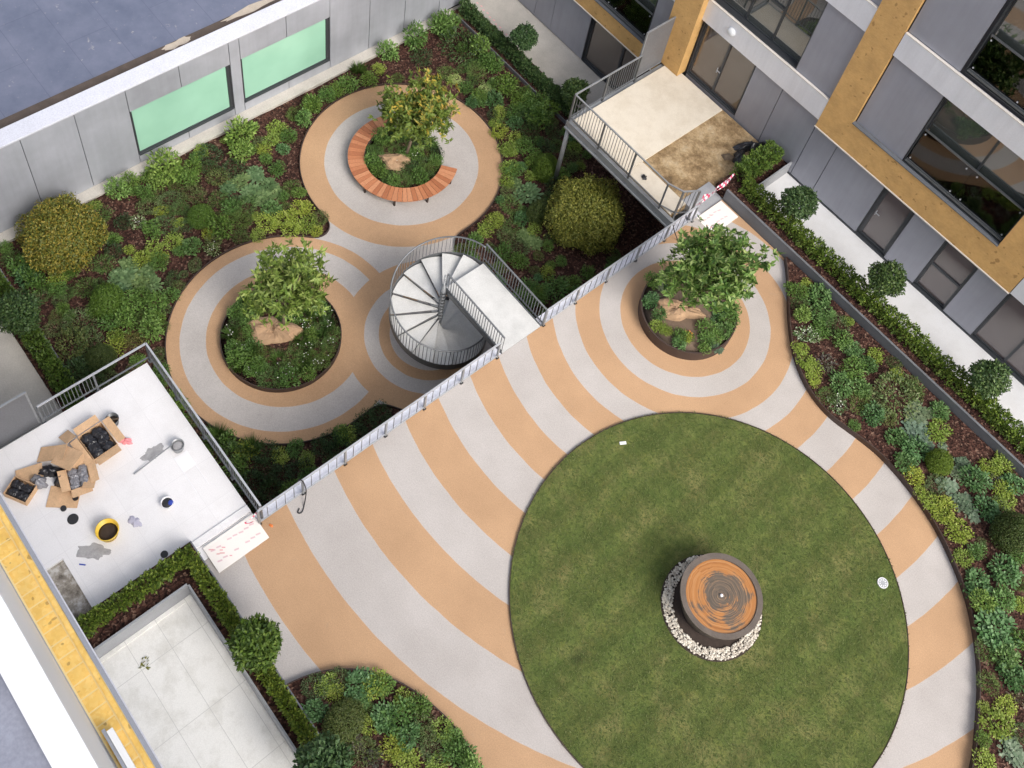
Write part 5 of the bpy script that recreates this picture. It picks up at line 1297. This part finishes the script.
ring_fill('planter2', PCc, 1.5, .36, ['bro', 'blu', 'fer', 'lim'], 12, .15, .24, (-7.0, 5.55, .95, .62), 0, .8)
def hessian(c, rx, ry, z, h, rot, label, seed):
    rr = random.Random(seed); b = MB(); n = 34; vs = []; fs = []
    ph = [rr.uniform(0, 6.28) for _ in range(6)]
    prof = [(1.0, 0.0), (0.9, .55), (0.72, .86), (0.45, .97), (0.2, 1.0)]
    for k, (pr0, ph0) in enumerate(prof):
        for i in range(n):
            t = 2 * pi * i / n; w_ = 1 + .13 * math.sin(3 * t + ph[0]) + .08 * math.sin(5 * t + ph[1]) + .05 * math.sin(9 * t + ph[2] + k)
            x = rx * pr0 * w_ * math.cos(t); y = ry * pr0 * w_ * math.sin(t)
            z_ = z + h * ph0 * (1 + .22 * math.sin(2 * t + ph[3]) + .1 * math.sin(6 * t + ph[4] + k)) + rr.uniform(-.02, .02)
            vs.append((c[0] + x * math.cos(rot) - y * math.sin(rot), c[1] + x * math.sin(rot) + y * math.cos(rot), z_))
    for k in range(len(prof) - 1):
        for i in range(n): fs.append((k * n + i, k * n + (i + 1) % n, (k + 1) * n + (i + 1) % n, (k + 1) * n + i))
    fs.append(tuple((len(prof) - 1) * n + i for i in range(n)))
    b.add(vs, fs); o = link('hessian_root_wrap', b.mesh('hessian_root_wrap', M['hessian'])); tag(o, label, 'root wrap', 'hessian root wraps')
    return o
ry_ = math.radians(45)
hessian((-15.85, -4.30), 0.95, 0.55, ZL + 0.16, 0.42, ry_, 'tan rumpled root wrap in the lower round planter', 1)
hessian((-19.3, 3.42), 0.62, 0.42, ZL + 0.2, 0.30, ry_, 'tan root wrap under the golden tree inside the bench', 2)
hessian((-7.05, 5.55), 0.85, 0.36, 0.38, 0.30, ry_, 'tan root wrap in the upper round planter', 3)

# trees
def tree(name, label, cat, base, height, crown_r, crown_z, crown_rz, lean, m, n_leaf, lsz, wid, forks=6, group=None, parts2=None, seed=1):
    rr = random.Random(seed); r = thing(name, label, cat, base, group)
    b = MB(); bx_, by_, bz_ = base; top = (bx_ + lean[0], by_ + lean[1], bz_ + crown_z)
    tips = []
    f0 = .38
    tr0 = Vector(base); tr1 = tr0.lerp(Vector(top), f0) + Vector((rr.uniform(-.05, .05), rr.uniform(-.05, .05), 0))
    b.tube([tr0 + Vector((0, 0, -.05)), tr0.lerp(tr1, .5) + Vector((.03, -.02, 0)), tr1], [0.075, 0.06, 0.05], 8)
    for i in range(forks):
        t = 2 * pi * i / forks + rr.uniform(-.4, .4); el = rr.uniform(-.2, .85); k = rr.uniform(.45, .8)
        e = Vector(top) + Vector((math.cos(t) * crown_r * k * math.cos(el), math.sin(t) * crown_r * k * math.cos(el), crown_rz * k * math.sin(el)))
        mid = tr1.lerp(e, .5) + Vector((rr.uniform(-.15, .15), rr.uniform(-.15, .15), .12))
        b.tube([tr1, mid, e], [0.038, 0.026, 0.012], 6); tips.append(e)
        for j in range(4):
            s_ = tr1.lerp(e, rr.uniform(.5, .95)); d = Vector(rdir(1)[0]); d.z = abs(d.z) * .6
            e2 = s_ + d * crown_r * rr.uniform(.3, .5); b.tube([s_, s_.lerp(e2, .5) + Vector((0, 0, .05)), e2], [0.016, 0.011, 0.006], 5, caps=False); tips.append(e2)
    part('trunk', b, M['bark'], r, True)
    # leaf clusters around the twig tips
    def crown(mm, n_leaf, seedshift, zf=None):
        nrs = np.random.RandomState(seed + seedshift); T = np.array([list(t) for t in tips])
        ncl = int(n_leaf / 11); 
        ci = nrs.randint(0, len(T), ncl); d = nrs.normal(size=(ncl, 3)); d /= np.linalg.norm(d, axis=1, keepdims=True)
        C_ = T[ci] + d * (nrs.rand(ncl, 1) ** .5) * np.array([crown_r, crown_r, crown_rz]) * .42
        C_[:, 2] = np.maximum(C_[:, 2], bz_ + crown_z - crown_rz * 1.0)
        if zf is not None: C_ = C_[zf(C_, top)]; ncl = len(C_)
        P = np.repeat(C_, 11, 0) + nrs.normal(size=(ncl * 11, 3)) * .03
        ax = nrs.normal(size=(ncl, 3)); ax[:, 2] = np.abs(ax[:, 2]) + .4; ax /= np.linalg.norm(ax, axis=1, keepdims=True); A = np.repeat(ax, 11, 0)
        D = nrs.normal(size=P.shape); D = D - A * (D * A).sum(1, keepdims=True) * .8 + A * .35; N = A + nrs.normal(size=P.shape) * .25 + np.array([0, 0, .5])
        ln = lsz * nrs.uniform(.6, 1.25, len(P)); return leafmesh('crown', [leaves(P, D, N, ln, ln * wid, .14)], mm)
    if parts2:
        for i, (mm, nn, zf) in enumerate(parts2):
            o = link('crown', crown(mm, nn, i * 7, zf), r)
    else: link('crown', crown(m, n_leaf, 0), r)
    return r
tree('small_tree', 'large-leaved green tree in the round planter on the upper ringed terrace', 'tree', (-6.9, 5.9, 0.4), 4.6, 1.42, 2.75, 1.75, (.22, .22), L['treeC'], 6000, .21, .38, 12, 'small multi-stem trees in round planters', seed=11)
tree('small_tree', 'light green small tree in the lower round planter', 'tree', (-15.7, -4.0, ZL + .25), 5.2, 1.3, 3.3, 1.8, (.1, .2), L['treeB'], 5200, .205, .36, 12, 'small multi-stem trees in round planters', seed=5)
tree('small_tree', 'yellowing golden leaved tree inside the curved wooden bench', 'tree', (-19.3, 3.95, ZL + .3), 5.0, 1.38, 2.65, 1.7, (.2, .4), L['treeA'], 4600, .205, .36, 12, 'small multi-stem trees in round planters',
     parts2=[(L['treeA'], 4400, lambda C_, t: C_[:, 2] > t[2] + .1), (L['treeAg'], 6400, lambda C_, t: C_[:, 2] < t[2] + .7)], seed=8)

# big round shrubs
def big_shrub(name, label, c, r, rz, z, m, n, lsz, seed):
    global NR
    NR = np.random.RandomState(seed)
    root = thing(name, label, 'shrub', (c[0], c[1], z))
    v, f = cloud(n, r * 1.06, rz * 1.06, rz * .92, .66, lsz, .55, .6, 60, tang=True, wob=.085); v2, f2 = cloud(n // 3, r * .85, rz * .85, rz * .92, .5, lsz * 1.2, .5, .5, 12, tang=True)
    me = leafmesh('foliage', [(v + np.array([c[0], c[1], z]), f), (v2 + np.array([c[0], c[1], z]), f2)], m); link('foliage', me, root)
    b = MB()
    for _ in range(10):
        t = R.uniform(0, 6.28); q = r * R.uniform(.2, .7); b.tube([(c[0], c[1], z - .05), (c[0] + q * .5 * math.cos(t), c[1] + q * .5 * math.sin(t), z + rz * .7), (c[0] + q * math.cos(t), c[1] + q * math.sin(t), z + rz * 1.3)], [.035, .025, .01], 5)
    part('branches', b, M['bark'], root)
big_shrub('golden_shrub', 'large rounded golden yellow shrub below the grey wall at far left', (-23.02, -8.2), 1.22, .95, ZL, L['gold'], 22000, .085, 21)
big_shrub('round_olive_shrub', 'large rounded olive yellow shrub beside the cream deck post', (-12.8, 7.5), 1.3, 1.08, ZL, L['olive'], 22000, .08, 22)
NR = np.random.RandomState(99)

# ball-clipped standard trees
def ball_tree(label, x, y, z, zc, r, group='ball-clipped standard trees', lf='ball', lsz=.105):
    root = thing('ball_clipped_tree', label, 'tree', (x, y, z), group)
    v, f = cloud(4200, r * 1.04, r, 0, .55, lsz, .5, .5, 16, tang=True, full=True, wob=.06)
    me = leafmesh('crown', [(v + np.array([x, y, z + zc]), f)], L[lf]); link('crown', me, root)
    b = MB(); b.tube([(x, y, z - .05), (x + .01, y, z + zc * .5), (x, y, z + zc)], [.035, .028, .02], 8); part('trunk', b, M['bark'], root, True)
ball_tree('ball-clipped tree nearest the timber building corner on the white walk', -7.2, 11.2, .4, 1.42, .54)
ball_tree('middle ball-clipped tree in the hedge beside the white walk', -3.38, 11.2, .4, 1.5, .55)
ball_tree('ball-clipped tree at the right frame edge beside the white walk', 0.86, 11.2, .4, 1.32, .54)
ball_tree('bay ball tree on the far lower walk at top centre', -20.67, 11.0, ZL, 1.55, .49)
ball_tree('bay ball tree beside the cream deck corner', -17.42, 10.98, ZL, 1.3, .50)
ball_tree('bay ball tree at the left edge beside the near lower walk', -20.55, -10.75, ZL, 1.6, .66)
ball_tree('bushy ball tree in the corner planter hedge above the patio', -6.33, -10.68, .22, 1.6, .55, lf='hedge', lsz=.13)
ball_tree('bushy ball tree cut by the bottom edge in the planter hedge', -3.05, -10.95, .22, 1.5, .60, lf='ball', lsz=.13)

# hedges
def hedge(label, x0, x1, y0, y1, z0, z1, dens=900, m='hedge', gap=None):
    root = thing('hedge', label, 'hedge', ((x0 + x1) / 2, (y0 + y1) / 2, z0), 'low hedges')
    Lx, Ly, H_ = x1 - x0, y1 - y0, z1 - z0; n = int(dens * (Lx * Ly + (Lx + Ly) * H_ * 1.3))
    P = np.stack([NR.uniform(x0, x1, n), NR.uniform(y0, y1, n), NR.uniform(z0 + .05, z1, n)], 1)
    # push to the faces
    face = NR.randint(0, 5, n); q = NR.rand(n) ** 2 * .12
    P[:, 2] = np.where(face <= 1, z1 - q, P[:, 2])
    if Lx > Ly: P[:, 1] = np.where(face == 2, y0 + q, np.where(face == 3, y1 - q, P[:, 1]))
    else: P[:, 0] = np.where(face == 2, x0 + q, np.where(face == 3, x1 - q, P[:, 0]))
    # plant-by-plant bulges
    along = P[:, 0] if Lx > Ly else P[:, 1]; mid = (y0 + y1) / 2 if Lx > Ly else (x0 + x1) / 2
    bulge = 1 + .16 * np.sin(along * 2 * pi / .46) + .12 * np.sin(along * 3.1 + 1) + .08 * np.sin(along * 23)
    k = 1 if Lx > Ly else 0
    P[:, k] = mid + (P[:, k] - mid) * bulge
    P[:, 2] = z0 + (P[:, 2] - z0) * (1 + .10 * np.sin(along * 2 * pi / .46 + .6) + .07 * np.sin(along * 2.3))
    out = P - np.array([(x0 + x1) / 2, (y0 + y1) / 2, (z0 + z1) / 2]); out[:, 1 - k] = 0; out[:, k] /= (Ly if k else Lx); out[:, 2] /= H_
    D = out * 1.6 + rdir(n) * .8 + np.array([0, 0, .4]); N = out * 1.5 + rdir(n) * .5 + np.array([0, 0, .6]); ln = NR.uniform(.07, .13, n)
    link('foliage', leafmesh('foliage', [leaves(P, D, N, ln, ln * .5, .15)], L[m]), root)
hedge('long low hedge between the dark planter wall and the white walk', -9.2, 9.5, 10.86, 11.28, .38, .95, m='hedge')
hedge('short hedge between the cream deck and the white walk', -9.85, -9.25, 11.1, 13.2, .38, 1.0)
hedge('dark hedge along the far lower walk at top centre', -24.4, -15.4, 10.66, 11.0, ZL + .02, ZL + .62, m='ball', dens=1300)
hedge('low hedge along the near lower walk at the left edge', -24.8, -16.1, -10.95, -10.48, ZL + .02, ZL + .6)
hedge('short hedge beside the white terrace with the yellow tub', -9.84, -9.5, -16, -10.6, .2, .68)
hedge('hedge along the corner planter between patio and ringed paving', -9.5, 2.5, -10.88, -10.58, .2, .68)

# ================================================================== THINGS LEFT BY THE WORKMEN
ZT = 0.0
def bucket(label, x, y, r, h, m, fill_m, fill_h, tilt=0, lip=None, grp=None, z=ZT, wall_name='pail'):
    t = thing('bucket', label, 'bucket', (x, y, z), grp)
    b = MB(); b.lathe((x, y, z), [(r * .78, 0.0), (r * .8, .004), (r * .98, h * .92), (r * 1.04, h * .93), (r * 1.04, h), (r * .96, h), (r * .76, .02), (.001, .02)], 32); part('body', b, M[m], t, True)
    b = MB(); b.lathe((x, y, z), [(r * .9, h * fill_h - .01), (r * .6, h * fill_h + .01), (.001, h * fill_h + .02)], 24); part('contents', b, M[fill_m], t, True)
    return t
b1_ = bucket('grey bucket holding a brown tool beside the big open carton', -14.41, -10.42, .185, .30, 'galv_dark', 'compost', .5)
b = MB(); b.bar((-14.5, -10.5, .15), (-14.28, -10.28, .36), .04, .03); tag(thingmesh('wooden_handle_tool', b, M['bark']), 'brown wooden handle standing in the grey bucket', 'tool')
b2_ = bucket('steel bucket with wet mix beside the long trowel', -12.64, -9.36, .185, .28, 'galv', 'wet', .75)
b = MB(); b.bar((-12.72, -9.45, .30), (-12.70, -10.72, .03), .028); tag(thingmesh('long_handled_float', b, M['galv']), 'long thin handle leaning from the steel bucket across the white floor', 'tool')
bucket('large yellow tub half full of dark compost', -11.62, -12.06, .30, .34, 'yellow_plastic', 'compost', .45)
w_ = bucket('small white pot holding blue and dark scraps', -11.38, -10.42, .165, .2, 'white_plastic', 'rubber', .8)
b = MB(); b.lathe((-11.32, -10.34, .17), [(.001, .05), (.06, .04), (.08, 0)], 14); tag(thingmesh('blue_scrap', b, M['blue_plastic']), 'blue scrap lying in the small white pot', 'scrap')
def flatdisc(label, x, y, r, m, nm='disc_lid', cat='lid', h=.02, rx=1.0, ax=0):
    b = MB(); n = 20; P = [(x + r * rx * math.cos(ax) * math.cos(k * 2 * pi / n) - r * math.sin(ax) * math.sin(k * 2 * pi / n), y + r * rx * math.sin(ax) * math.cos(k * 2 * pi / n) + r * math.cos(ax) * math.sin(k * 2 * pi / n)) for k in range(n)]
    b.prism(P, .002, h); o = struct(nm, b, M[m]); del o['kind']; tag(o, label, cat); bevel(o, .005); return o
flatdisc('black round disc on the white floor below the open cartons', -12.56, -12.62, .15, 'rubber')
flatdisc('black round disc near the hedge on the white floor', -10.24, -11.18, .10, 'rubber')
flatdisc('small black pot top beside the flattened carton', -13.03, -12.29, .085, 'rubber', 'plant_pot', 'pot', .07)
flatdisc('small black pot lying below the cartons', -12.97, -12.68, .08, 'rubber', 'plant_pot', 'pot', .06)
def crumple(name, label, cat, c, rx, ry, h, m, seed, rot=0, z=ZT):
    rr = random.Random(seed); b = MB(); n = 48; vs = []; fs = []; ph = [rr.uniform(0, 6.28) for _ in range(4)]
    for k, (q, zz) in enumerate([(1, .0), (.85, .6), (.5, .95), (.18, 1.0)]):
        for i in range(n):
            t = 2 * pi * i / n; w2 = 1 + .18 * math.sin(2 * t + ph[0]) + .14 * math.sin(5 * t + ph[1] + k * .6) + .07 * math.sin(11 * t + ph[3]) + rr.uniform(-.05, .05)
            x, y = rx * q * w2 * math.cos(t), ry * q * w2 * math.sin(t)
            vs.append((c[0] + x * math.cos(rot) - y * math.sin(rot), c[1] + x * math.sin(rot) + y * math.cos(rot), z + .003 + h * zz * (1 + .3 * math.sin(3 * t + ph[2] + k)) * (k > 0)))
    for k in range(3):
        for i in range(n): fs.append((k * n + i, k * n + (i + 1) % n, (k + 1) * n + (i + 1) % n, (k + 1) * n + i))
    fs.append(tuple(3 * n + i for i in range(n))); b.add(vs, fs)
    o = link(name, b.mesh(name, M[m], True)); tag(o, label, cat); return o
crumple('pink_cloth', 'crumpled pink cloth beside the big open carton', 'cloth', (-13.72, -10.42), .17, .12, .09, 'pink', 3, .7)
crumple('grey_cloth', 'pale lilac cloth beside the yellow tub', 'cloth', (-11.5, -11.36), .18, .14, .04, 'cloth_grey', 4, .3)
def carton(label, c, lx, ly, h, rot, flaps=True, filled=None, z=ZT, open_=True, spread=1.0, lean=0):
    t = thing('cardboard_box', label, 'cardboard box', (c[0], c[1], z), 'cardboard cartons on the white terrace')
    ca, sa = math.cos(rot), math.sin(rot); X_ = Vector((ca, sa, 0)); Y_ = Vector((-sa, ca, 0)); Zv = Vector((0, 0, 1)); c3 = Vector((c[0], c[1], z)); th = .006
    b = MB(); b.obox(c3 + Zv * .006, X_, Y_, Zv, lx, ly, th / 1)
    for s_ in (-1, 1):
        b.obox(c3 + X_ * (s_ * lx) + Zv * (h / 2 + .004), X_, Y_, Zv, th, ly - .002, h / 2); b.obox(c3 + Y_ * (s_ * ly) + Zv * (h / 2 + .004), X_, Y_, Zv, lx + th, th, h / 2)
    part('body', b, M['card'], t)
    if flaps:
        for s_, A_, Bv, la, lb in ((1, X_, Y_, lx, ly), (-1, X_, Y_, lx, ly), (1, Y_, X_, ly, lx), (-1, Y_, X_, ly, lx)):
            a = R.uniform(-.25, .35); fl = min(lx, ly) * .8; d = (A_ * s_ * math.cos(a) + Zv * math.sin(a)).normalized(); nrm = d.cross(Bv).normalized()
            b = MB(); b.obox(c3 + A_ * (s_ * (la + th)) + Zv * (h + .004) + d * (fl / 2), d, Bv, nrm, fl / 2 * spread, lb * .97, .004); part('flap', b, M['card'], t)
    if filled:
        for i in range(8):
            u, v = ((i % 4) - 1.5) * .4 + R.uniform(-.08, .08), (i // 4 - .5) * .9 + R.uniform(-.1, .1); p = c3 + X_ * (u * lx) + Y_ * (v * ly)
            crumple_part(t, p, min(lx, ly) * .5, h * .35, z + h * .6, filled, i)
    return t
def crumple_part(t, p, r, h, z, m, seed):
    b = MB(); n = 12; rr = random.Random(seed); vs = []; fs = []
    for k, (q, zz) in enumerate([(1, 0), (.8, .7), (.3, 1)]):
        for i in range(n):
            a = 2 * pi * i / n; w2 = 1 + rr.uniform(-.2, .2); vs.append((p[0] + r * q * w2 * math.cos(a), p[1] + r * q * w2 * math.sin(a), z + h * zz * (1 + rr.uniform(-.2, .2))))
    for k in range(2):
        for i in range(n): fs.append((k * n + i, k * n + (i + 1) % n, (k + 1) * n + (i + 1) % n, (k + 1) * n + i))
    fs.append(tuple(2 * n + i for i in range(n))); b.add(vs, fs); part('packed_bag', b, M[m], t)
carton('big open carton packed with black bags beside the grey bucket', (-14.05, -11.05), .44, .36, .32, math.radians(3), filled='black_plastic', spread=.8)
carton('small open carton of black bags against the left kerb', (-14.05, -13.35), .34, .26, .25, math.radians(30), flaps=False, filled='black_plastic')
carton('open carton with grey bags and dark gap in the carton pile', (-13.45, -11.95), .33, .28, .25, math.radians(-15), filled='grey_plastic')
def sheetcard(label, c, lx, ly, rot, tilt, z, ax=0, cat='cardboard', nm='cardboard_sheet'):
    X_ = Vector((math.cos(rot), math.sin(rot), 0)); Y_ = Vector((-math.sin(rot), math.cos(rot), 0)); Zv = Vector((0, 0, 1))
    if ax == 0: X2 = (X_ * math.cos(tilt) + Zv * math.sin(tilt)); Y2 = Y_
    else: X2 = X_; Y2 = (Y_ * math.cos(tilt) + Zv * math.sin(tilt))
    b = MB(); b.obox((c[0], c[1], z), X2, Y2, X2.cross(Y2), lx, ly, .006); o = struct(nm, b, M['card']); del o['kind']; tag(o, label, cat, 'loose cardboard pieces'); return o
sheetcard('folded cardboard flap standing above the bag pile', (-14.5, -12.2), .44, .22, math.radians(48), .45, .22)
sheetcard('pale square cardboard sheet leaning on the carton pile', (-14.05, -11.95), .36, .30, math.radians(25), .3, .40)
sheetcard('cardboard panel lying between the two left cartons', (-14.3, -12.98), .36, .30, math.radians(70), .12, .10)
sheetcard('flattened cardboard sheet under the small black pot', (-13.25, -12.52), .42, .30, math.radians(50), .04, .04)
sheetcard('upright cardboard flap at the right of the carton pile', (-13.2, -11.75), .30, .16, math.radians(-35), .35, .20)
sheetcard('small brown cardboard corner above the big carton', (-14.7, -11.65), .24, .16, math.radians(10), .5, .2)
crumple('black_bag', 'shiny black bag heaped among the cardboard pieces', 'bag', (-14.15, -12.5), .30, .2, .22, 'black_plastic', 8, .9)
crumple('black_bag', 'round black bag in the middle of the carton pile', 'bag', (-13.72, -12.4), .17, .16, .26, 'black_plastic', 9)
crumple('clear_plastic_bag', 'grey see-through plastic bag on the cardboard pile', 'bag', (-14.0, -12.85), .26, .16, .2, 'grey_plastic', 10, .6, .1)
b = MB(); b.box(-12.45, -11.95, -9.62, -9.20, .005, .018); b.box(-12.0, -11.2, -9.24, -9.22, .004, .016); b.box(-12.0, -11.2, -9.62, -9.60, .004, .016)
o = struct('white_frame', b, M['white_plastic']); del o['kind']; tag(o, 'pale thin tray and rails lying beside the steel bucket', 'tray')
crumple('grey_patch', 'grey patch on the white floor beside the long handle', 'stain', (-12.95, -9.98), .30, .2, .003, 'wet', 14, 1.4)  # thin flat grey shapes laid on the white floor
crumple('grey_patch', 'grey patch beside the yellow tub', 'stain', (-11.45, -12.62), .42, .2, .003, 'wet', 15, .7)
b = MB(); b.bar((-11.36, -13.06, .01), (-11.24, -12.94, .01), .035, .012); o = struct('blue_peg', b, M['blue_plastic']); del o['kind']; tag(o, 'tiny blue peg on the white floor below the patch', 'peg')

# white boards with coloured marks at both thresholds
def marked_board(label, x0, x1, y0, y1, z, cols, n, seed):
    t = thing('marked_board', label, 'board', ((x0 + x1) / 2, (y0 + y1) / 2, z), 'white threshold boards')
    b = MB(); b.box(x0, x1, y0, y1, z, z + .03); part('board', b, mat('board_white', (0.80, 0.755, 0.71), 0.7), t)
    b = MB(); rr = random.Random(seed)
    for r_ in range(cols):
        for k in range(n):
            u = (k + .5) / n; y = y0 + .1 + (y1 - y0 - .2) * u; x = x0 + (x1 - x0) * (.28 + .40 * r_) + rr.uniform(-.02, .02)
            if rr.random() < .15: continue
            part('dash_mark', MB().obox((x, y, z + .0325), Vector((.25, .97, 0)).normalized(), Vector((-.97, .25, 0)).normalized(), Vector((0, 0, 1)), .065, .022, .002), M['pink_mark'], t)
    b = MB()
    for k in range(6):
        x, y = x0 + rr.uniform(.1, (x1 - x0) * .8), y0 + rr.uniform(.05, .55); part('red_mark', MB().obox((x, y, z + .0365), Vector((.6, .8, 0)), Vector((-.8, .6, 0)), Vector((0, 0, 1)), rr.uniform(.03, .07), .014, .0015), M['red_mark'], t)
marked_board('white board with pink dashes bridging white terrace and ringed paving', -9.74, -8.90, -10.3, -8.73, .048, 2, 8, 3)
marked_board('white board half hidden by the upper tree beside the cream deck', -9.40, -8.55, 9.0, 10.3, .004, 2, 6, 5)
def tape(label, P, w=.05, seed=1):
    rr = random.Random(seed); vs = []; fs = []; n = 40
    V_ = [Vector(p) for p in P]; tot = len(V_) - 1
    for k in range(n + 1):
        u = k / n * tot; i = min(int(u), tot - 1); p = V_[i].lerp(V_[i + 1], u - i); a = u * 2.5; d = (V_[i + 1] - V_[i]).normalized(); s_ = d.cross(Vector((0, 0, 1))).normalized(); q = s_ * math.cos(a) + Vector((0, 0, 1)) * math.sin(a)
        p = p - Vector((0, 0, .1 * math.sin(pi * (u - i)))); vs += [p + q * w / 2, p - q * w / 2]
    for k in range(n): fs.append((2 * k, 2 * k + 1, 2 * k + 3, 2 * k + 2))
    b = MB(); b.add(vs, fs); o = link('barrier_tape', b.mesh('barrier_tape', M['tape'])); so = o.modifiers.new('s', 'SOLIDIFY'); so.thickness = .003; tag(o, label, 'tape'); return o
tape('red and white barrier tape strung from the deck railing to the hedge corner', [(-9.45, 8.75, .95), (-9.5, 9.3, .9), (-9.6, 10.0, .88), (-9.62, 10.6, .92), (-9.65, 10.9, .9)], .07)
tape('second strand of red and white barrier tape near the hedge corner', [(-9.45, 8.85, .85), (-9.7, 9.5, .66), (-9.55, 10.2, .72), (-9.65, 10.9, .80)], .07, 4)
tape('short twist of barrier tape at the lower end of the long railing', [(-9.45, -8.6, .93), (-9.5, -9.1, .5), (-9.46, -8.75, .3)], .05, 3)
crumple('orange_scrap', 'small orange scrap at the foot of the long railing', 'litter', (-9.17, -8.5), .06, .04, .03, 'orange_petal', 31)
# jacket and bag on the bare screed
crumple('black_jacket', 'black jacket thrown on the bare screed beside the hedge', 'jacket', (-10.35, 12.75), .55, .22, .25, 'black_plastic', 41, 1.2, DZ - .06)
crumple('dark_blue_bag', 'dark bag on the bare screed below the jacket', 'bag', (-10.22, 12.05), .25, .3, .25, 'rubber', 42, .4, DZ - .06)
crumple('brown_rag', 'brown rag on the bare screed between bag and hedge', 'rag', (-10.5, 11.75), .22, .16, .12, 'bark', 43, .4, DZ - .06)
crumple('black_glove', 'small black glove by the lower deck railing', 'glove', (-11.63, 8.5), .09, .12, .06, 'rubber', 44, .4, DZ)
# hoses / cables looped over the long railing
def cable(label, P, r=.018):
    b = MB(); Q = []
    V_ = [Vector(p) for p in P]
    for i in range(len(V_) - 1):
        p0, p1, p2, p3 = V_[max(i - 1, 0)], V_[i], V_[i + 1], V_[min(i + 2, len(V_) - 1)]
        for j in range(8):
            t = j / 8; Q.append(0.5 * (2 * p1 + (p2 - p0) * t + (2 * p0 - 5 * p1 + 4 * p2 - p3) * t * t + (3 * p1 - p0 - 3 * p2 + p3) * t ** 3))
    Q.append(V_[-1]); b.tube(Q, r, 6); o = link('cable', b.mesh('cable', M['rubber'], True)); tag(o, label, 'cable'); return o
cable('dark cable looped over the long railing near the white threshold', [(-9.5, -7.35, .6), (-9.47, -7.36, .97), (-9.36, -7.3, .98), (-9.25, -7.28, .5), (-9.1, -7.45, .05), (-8.97, -7.62, .02), (-9.02, -7.72, .02), (-9.1, -7.62, .02)])
cable('dark cable looped on the railing beside the cream deck', [(-9.5, 7.5, .6), (-9.45, 7.52, .97), (-9.3, 7.6, .6), (-9.1, 7.8, .03), (-8.95, 7.9, .02), (-9.0, 8.1, .02)])
# leaf litter: dry leaves on the patio and small marks on the paving
b = MB()
for _ in range(16):
    x, y = -8.25 + R.uniform(-.15, .2), -13.0 + R.uniform(-.12, .2); b.obox((x, y, -.44), Vector(rdir(1)[0]), Vector((.1, .9, .2)).normalized(), Vector((0, 0, 1)), .05, .02, .004)
o = struct('dry_leaf_litter', b, L['olive'], 'stuff'); tag(o, 'small heap of dry leaves on the pale patio', 'leaves')
# footprints-like red dabs along the far lower walk
b = MB()
for k in range(13):
    y = 11.72 - .02 * k; x = -24.4 + k * .24
    b.obox((x, y + (.05 if k % 2 else 0), ZL + .003), Vector((.9, .3, 0)).normalized(), Vector((-.3, .9, 0)).normalized(), Vector((0, 0, 1)), .05, .03, .002)
o = struct('red_paint_dabs', b, M['red_mark']); del o['kind']; tag(o, 'line of small red dabs along the edge of the far lower walk', 'paint marks')

label_plants()
for r in ROOTS:
    if '_loc' in r: del r['_loc']
